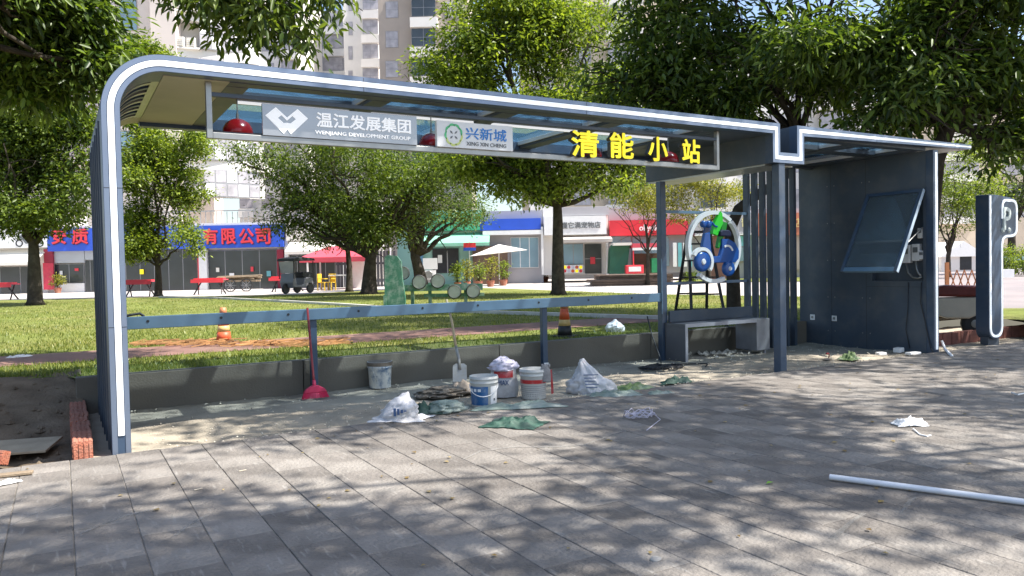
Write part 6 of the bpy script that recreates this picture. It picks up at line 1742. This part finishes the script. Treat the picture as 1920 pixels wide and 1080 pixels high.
# potted plants, shrubs, hedges
def plant(px, pyb, w_px, h_px, lab, m, n=40, pot=True, group='plants before the shops', name='potted_plant', V=None, cat='plant'):
    if V is None:
        q = gnd(px, pyb, LZ); V = q.x * FW[0] + q.y * FW[1]
    s = V / FPX
    T = BG(name, lab, cat, px, V, group)
    h = h_px * s; w_ = w_px * s
    if pot: MB().lathe([(w_ * 0.22, 0.0), (w_ * 0.32, 0.35), (w_ * 0.34, 0.35)], 14).build('pot', BRICK, T.t)
    z0 = 0.3 if pot else 0.0
    st = MB()
    for i in range(5):
        st.tube([(0, 0, 0.02), (random.uniform(-0.2, 0.2) * w_, random.uniform(-0.2, 0.2) * w_, z0 + h * 0.6)], [0.02, 0.008], 5)
    st.build('stems', BARK, T.t)
    d = rng.normal(size=(n, 3)); d /= np.linalg.norm(d, axis=1)[:, None]
    cen = d * rng.uniform(0.4, 1, n)[:, None] ** 0.5 * np.array([w_ / 2, w_ / 2, h / 2]) * 0.85 + np.array([0, 0, z0 + h * 0.52])
    cen[:, 2] = np.maximum(cen[:, 2], z0 + 0.08)
    leaf_cloud('foliage', cen, 9, 0.12 * min(2.0, w_), 0.17, 0.07, m, T.t, 0.2)
plant(108, 548, 22, 28, 'yellow green potted shrub beside the red poster', LEAF_Y)
plant(858, 540, 22, 40, 'leafy potted plant at the left end of the plant row', LEAF_L)
plant(876, 538, 22, 46, 'tall potted plant right of the street sign pole foot', LEAF_Y)
plant(898, 537, 26, 40, 'bushy potted plant under the left of the parasol', LEAF_L)
plant(920, 536, 26, 52, 'tall broad leaved potted plant under the parasol middle', LEAF_Y)
plant(944, 534, 26, 44, 'green potted plant under the right of the parasol', LEAF_L)
plant(1022, 527, 24, 24, 'low yellow potted shrub left of the straight trunk', LEAF_Y)
plant(1004, 528, 14, 34, 'orange yellow potted plant before the glass shop', LEAF_Y)
plant(1472, 517, 40, 46, 'round yellow green shrub behind the screen slats', LEAF_Y, 80, False, name='shrub')
plant(1500, 517, 36, 40, 'round shrub next to the side panel edge', LEAF_Y, 70, False, name='shrub')
plant(1440, 516, 30, 30, 'low dark shrub left of the round shrubs', LEAF_M, 60, False, name='shrub')
plant(1296, 527, 26, 20, 'low shrub on the far grass strip left of the emblem', LEAF_M, 50, False, name='shrub')
for i in range(2):
    plant(1880 + i * 42, 509, 52, 60, ['clipped roadside hedge bush right behind the totem', 'clipped roadside hedge bush at the right picture edge'][min(i, 1)] if i < 2 else 'clipped roadside hedge bush out of view to the right', LEAF_L, 120, False, 'roadside hedge bushes', 'hedge_bush', 42)
# expanding barrier and van on the road
q = gnd(1790, 551, LZ - 0.03); V = q.x * FW[0] + q.y * FW[1]
T = BG('folding_barrier', 'rusty expanding lattice barrier with orange post left of the totem', 'barrier', 1800, V)
RUST = mat('rusty_orange', (0.34, 0.13, 0.05), 0.7, 0, 0.2, 4)
T.box('post', RUST, 1774, 492, 1780, 549, -0.05, 0.08, ground=True)
for i in range(6):
    for s_ in (0, 1):
        a = T.loc(1780 + i * 14, 546 if s_ else 506, -0.02 * s_); b = T.loc(1780 + i * 14 + 14, 506 if s_ else 546, -0.02 * s_)
        MB().bar((a.x, -0.03 * s_, a.z), (b.x, -0.03 * s_, b.z), 0.035, 0.02).build('lattice_bar', RUST, T.t)
T = BG('parked_van', 'dark parked van beyond the road at the right edge', 'van', 1905, 44)
VN = mat('van_dark', (0.05, 0.055, 0.05), 0.3, 0.2, 0.1, 2)
MB().prism(pp(T, [(1872, 503), (1872, 482), (1876, 478), (1935, 478), (1950, 488), (1962, 491), (1964, 503)], 0), 0.0, 1.8).build('body', VN, T.t, bevel=0.05)
for i in range(3): T.box('window', GLB, 1878 + i * 19, 481, 1893 + i * 19, 490, -0.02, 0.019)
for x in (1885, 1945):
    c = T.loc(x, 503, 0); MB().lathe([(0.2, -0.04), (0.32, -0.03), (0.32, 0.18)], 18, (c.x, 0, 0.32), 'y').build('wheel', BLACK, T.t)
T = BG('white_block_wall', 'low white kerb wall before the parked van', 'wall', 1885, 40)
T.box('block', WHITE, 1872, 505, 1902, 515, 0, 0.4, ground=True)
T = BG('white_marquee', 'white marquee tent beyond the road between panel and totem', 'marquee', 1800, 60)
u0, u1, v, z0, z1 = T.rect(1765, 452, 1845, 506)
MB().box(u0, u1, 0, 4, 0, z1 - 1.2).build('side_wall', OFFW, T.t)
MB().prism([(u0 - 0.2, z1 - 1.2), (u1 + 0.2, z1 - 1.2), ((u0 + u1) / 2, z1)], -0.2, 4.2).build('roof', WHITE, T.t)
T.box('opening', DARK, 1800, 480, 1822, 506, -0.02, 0.019)
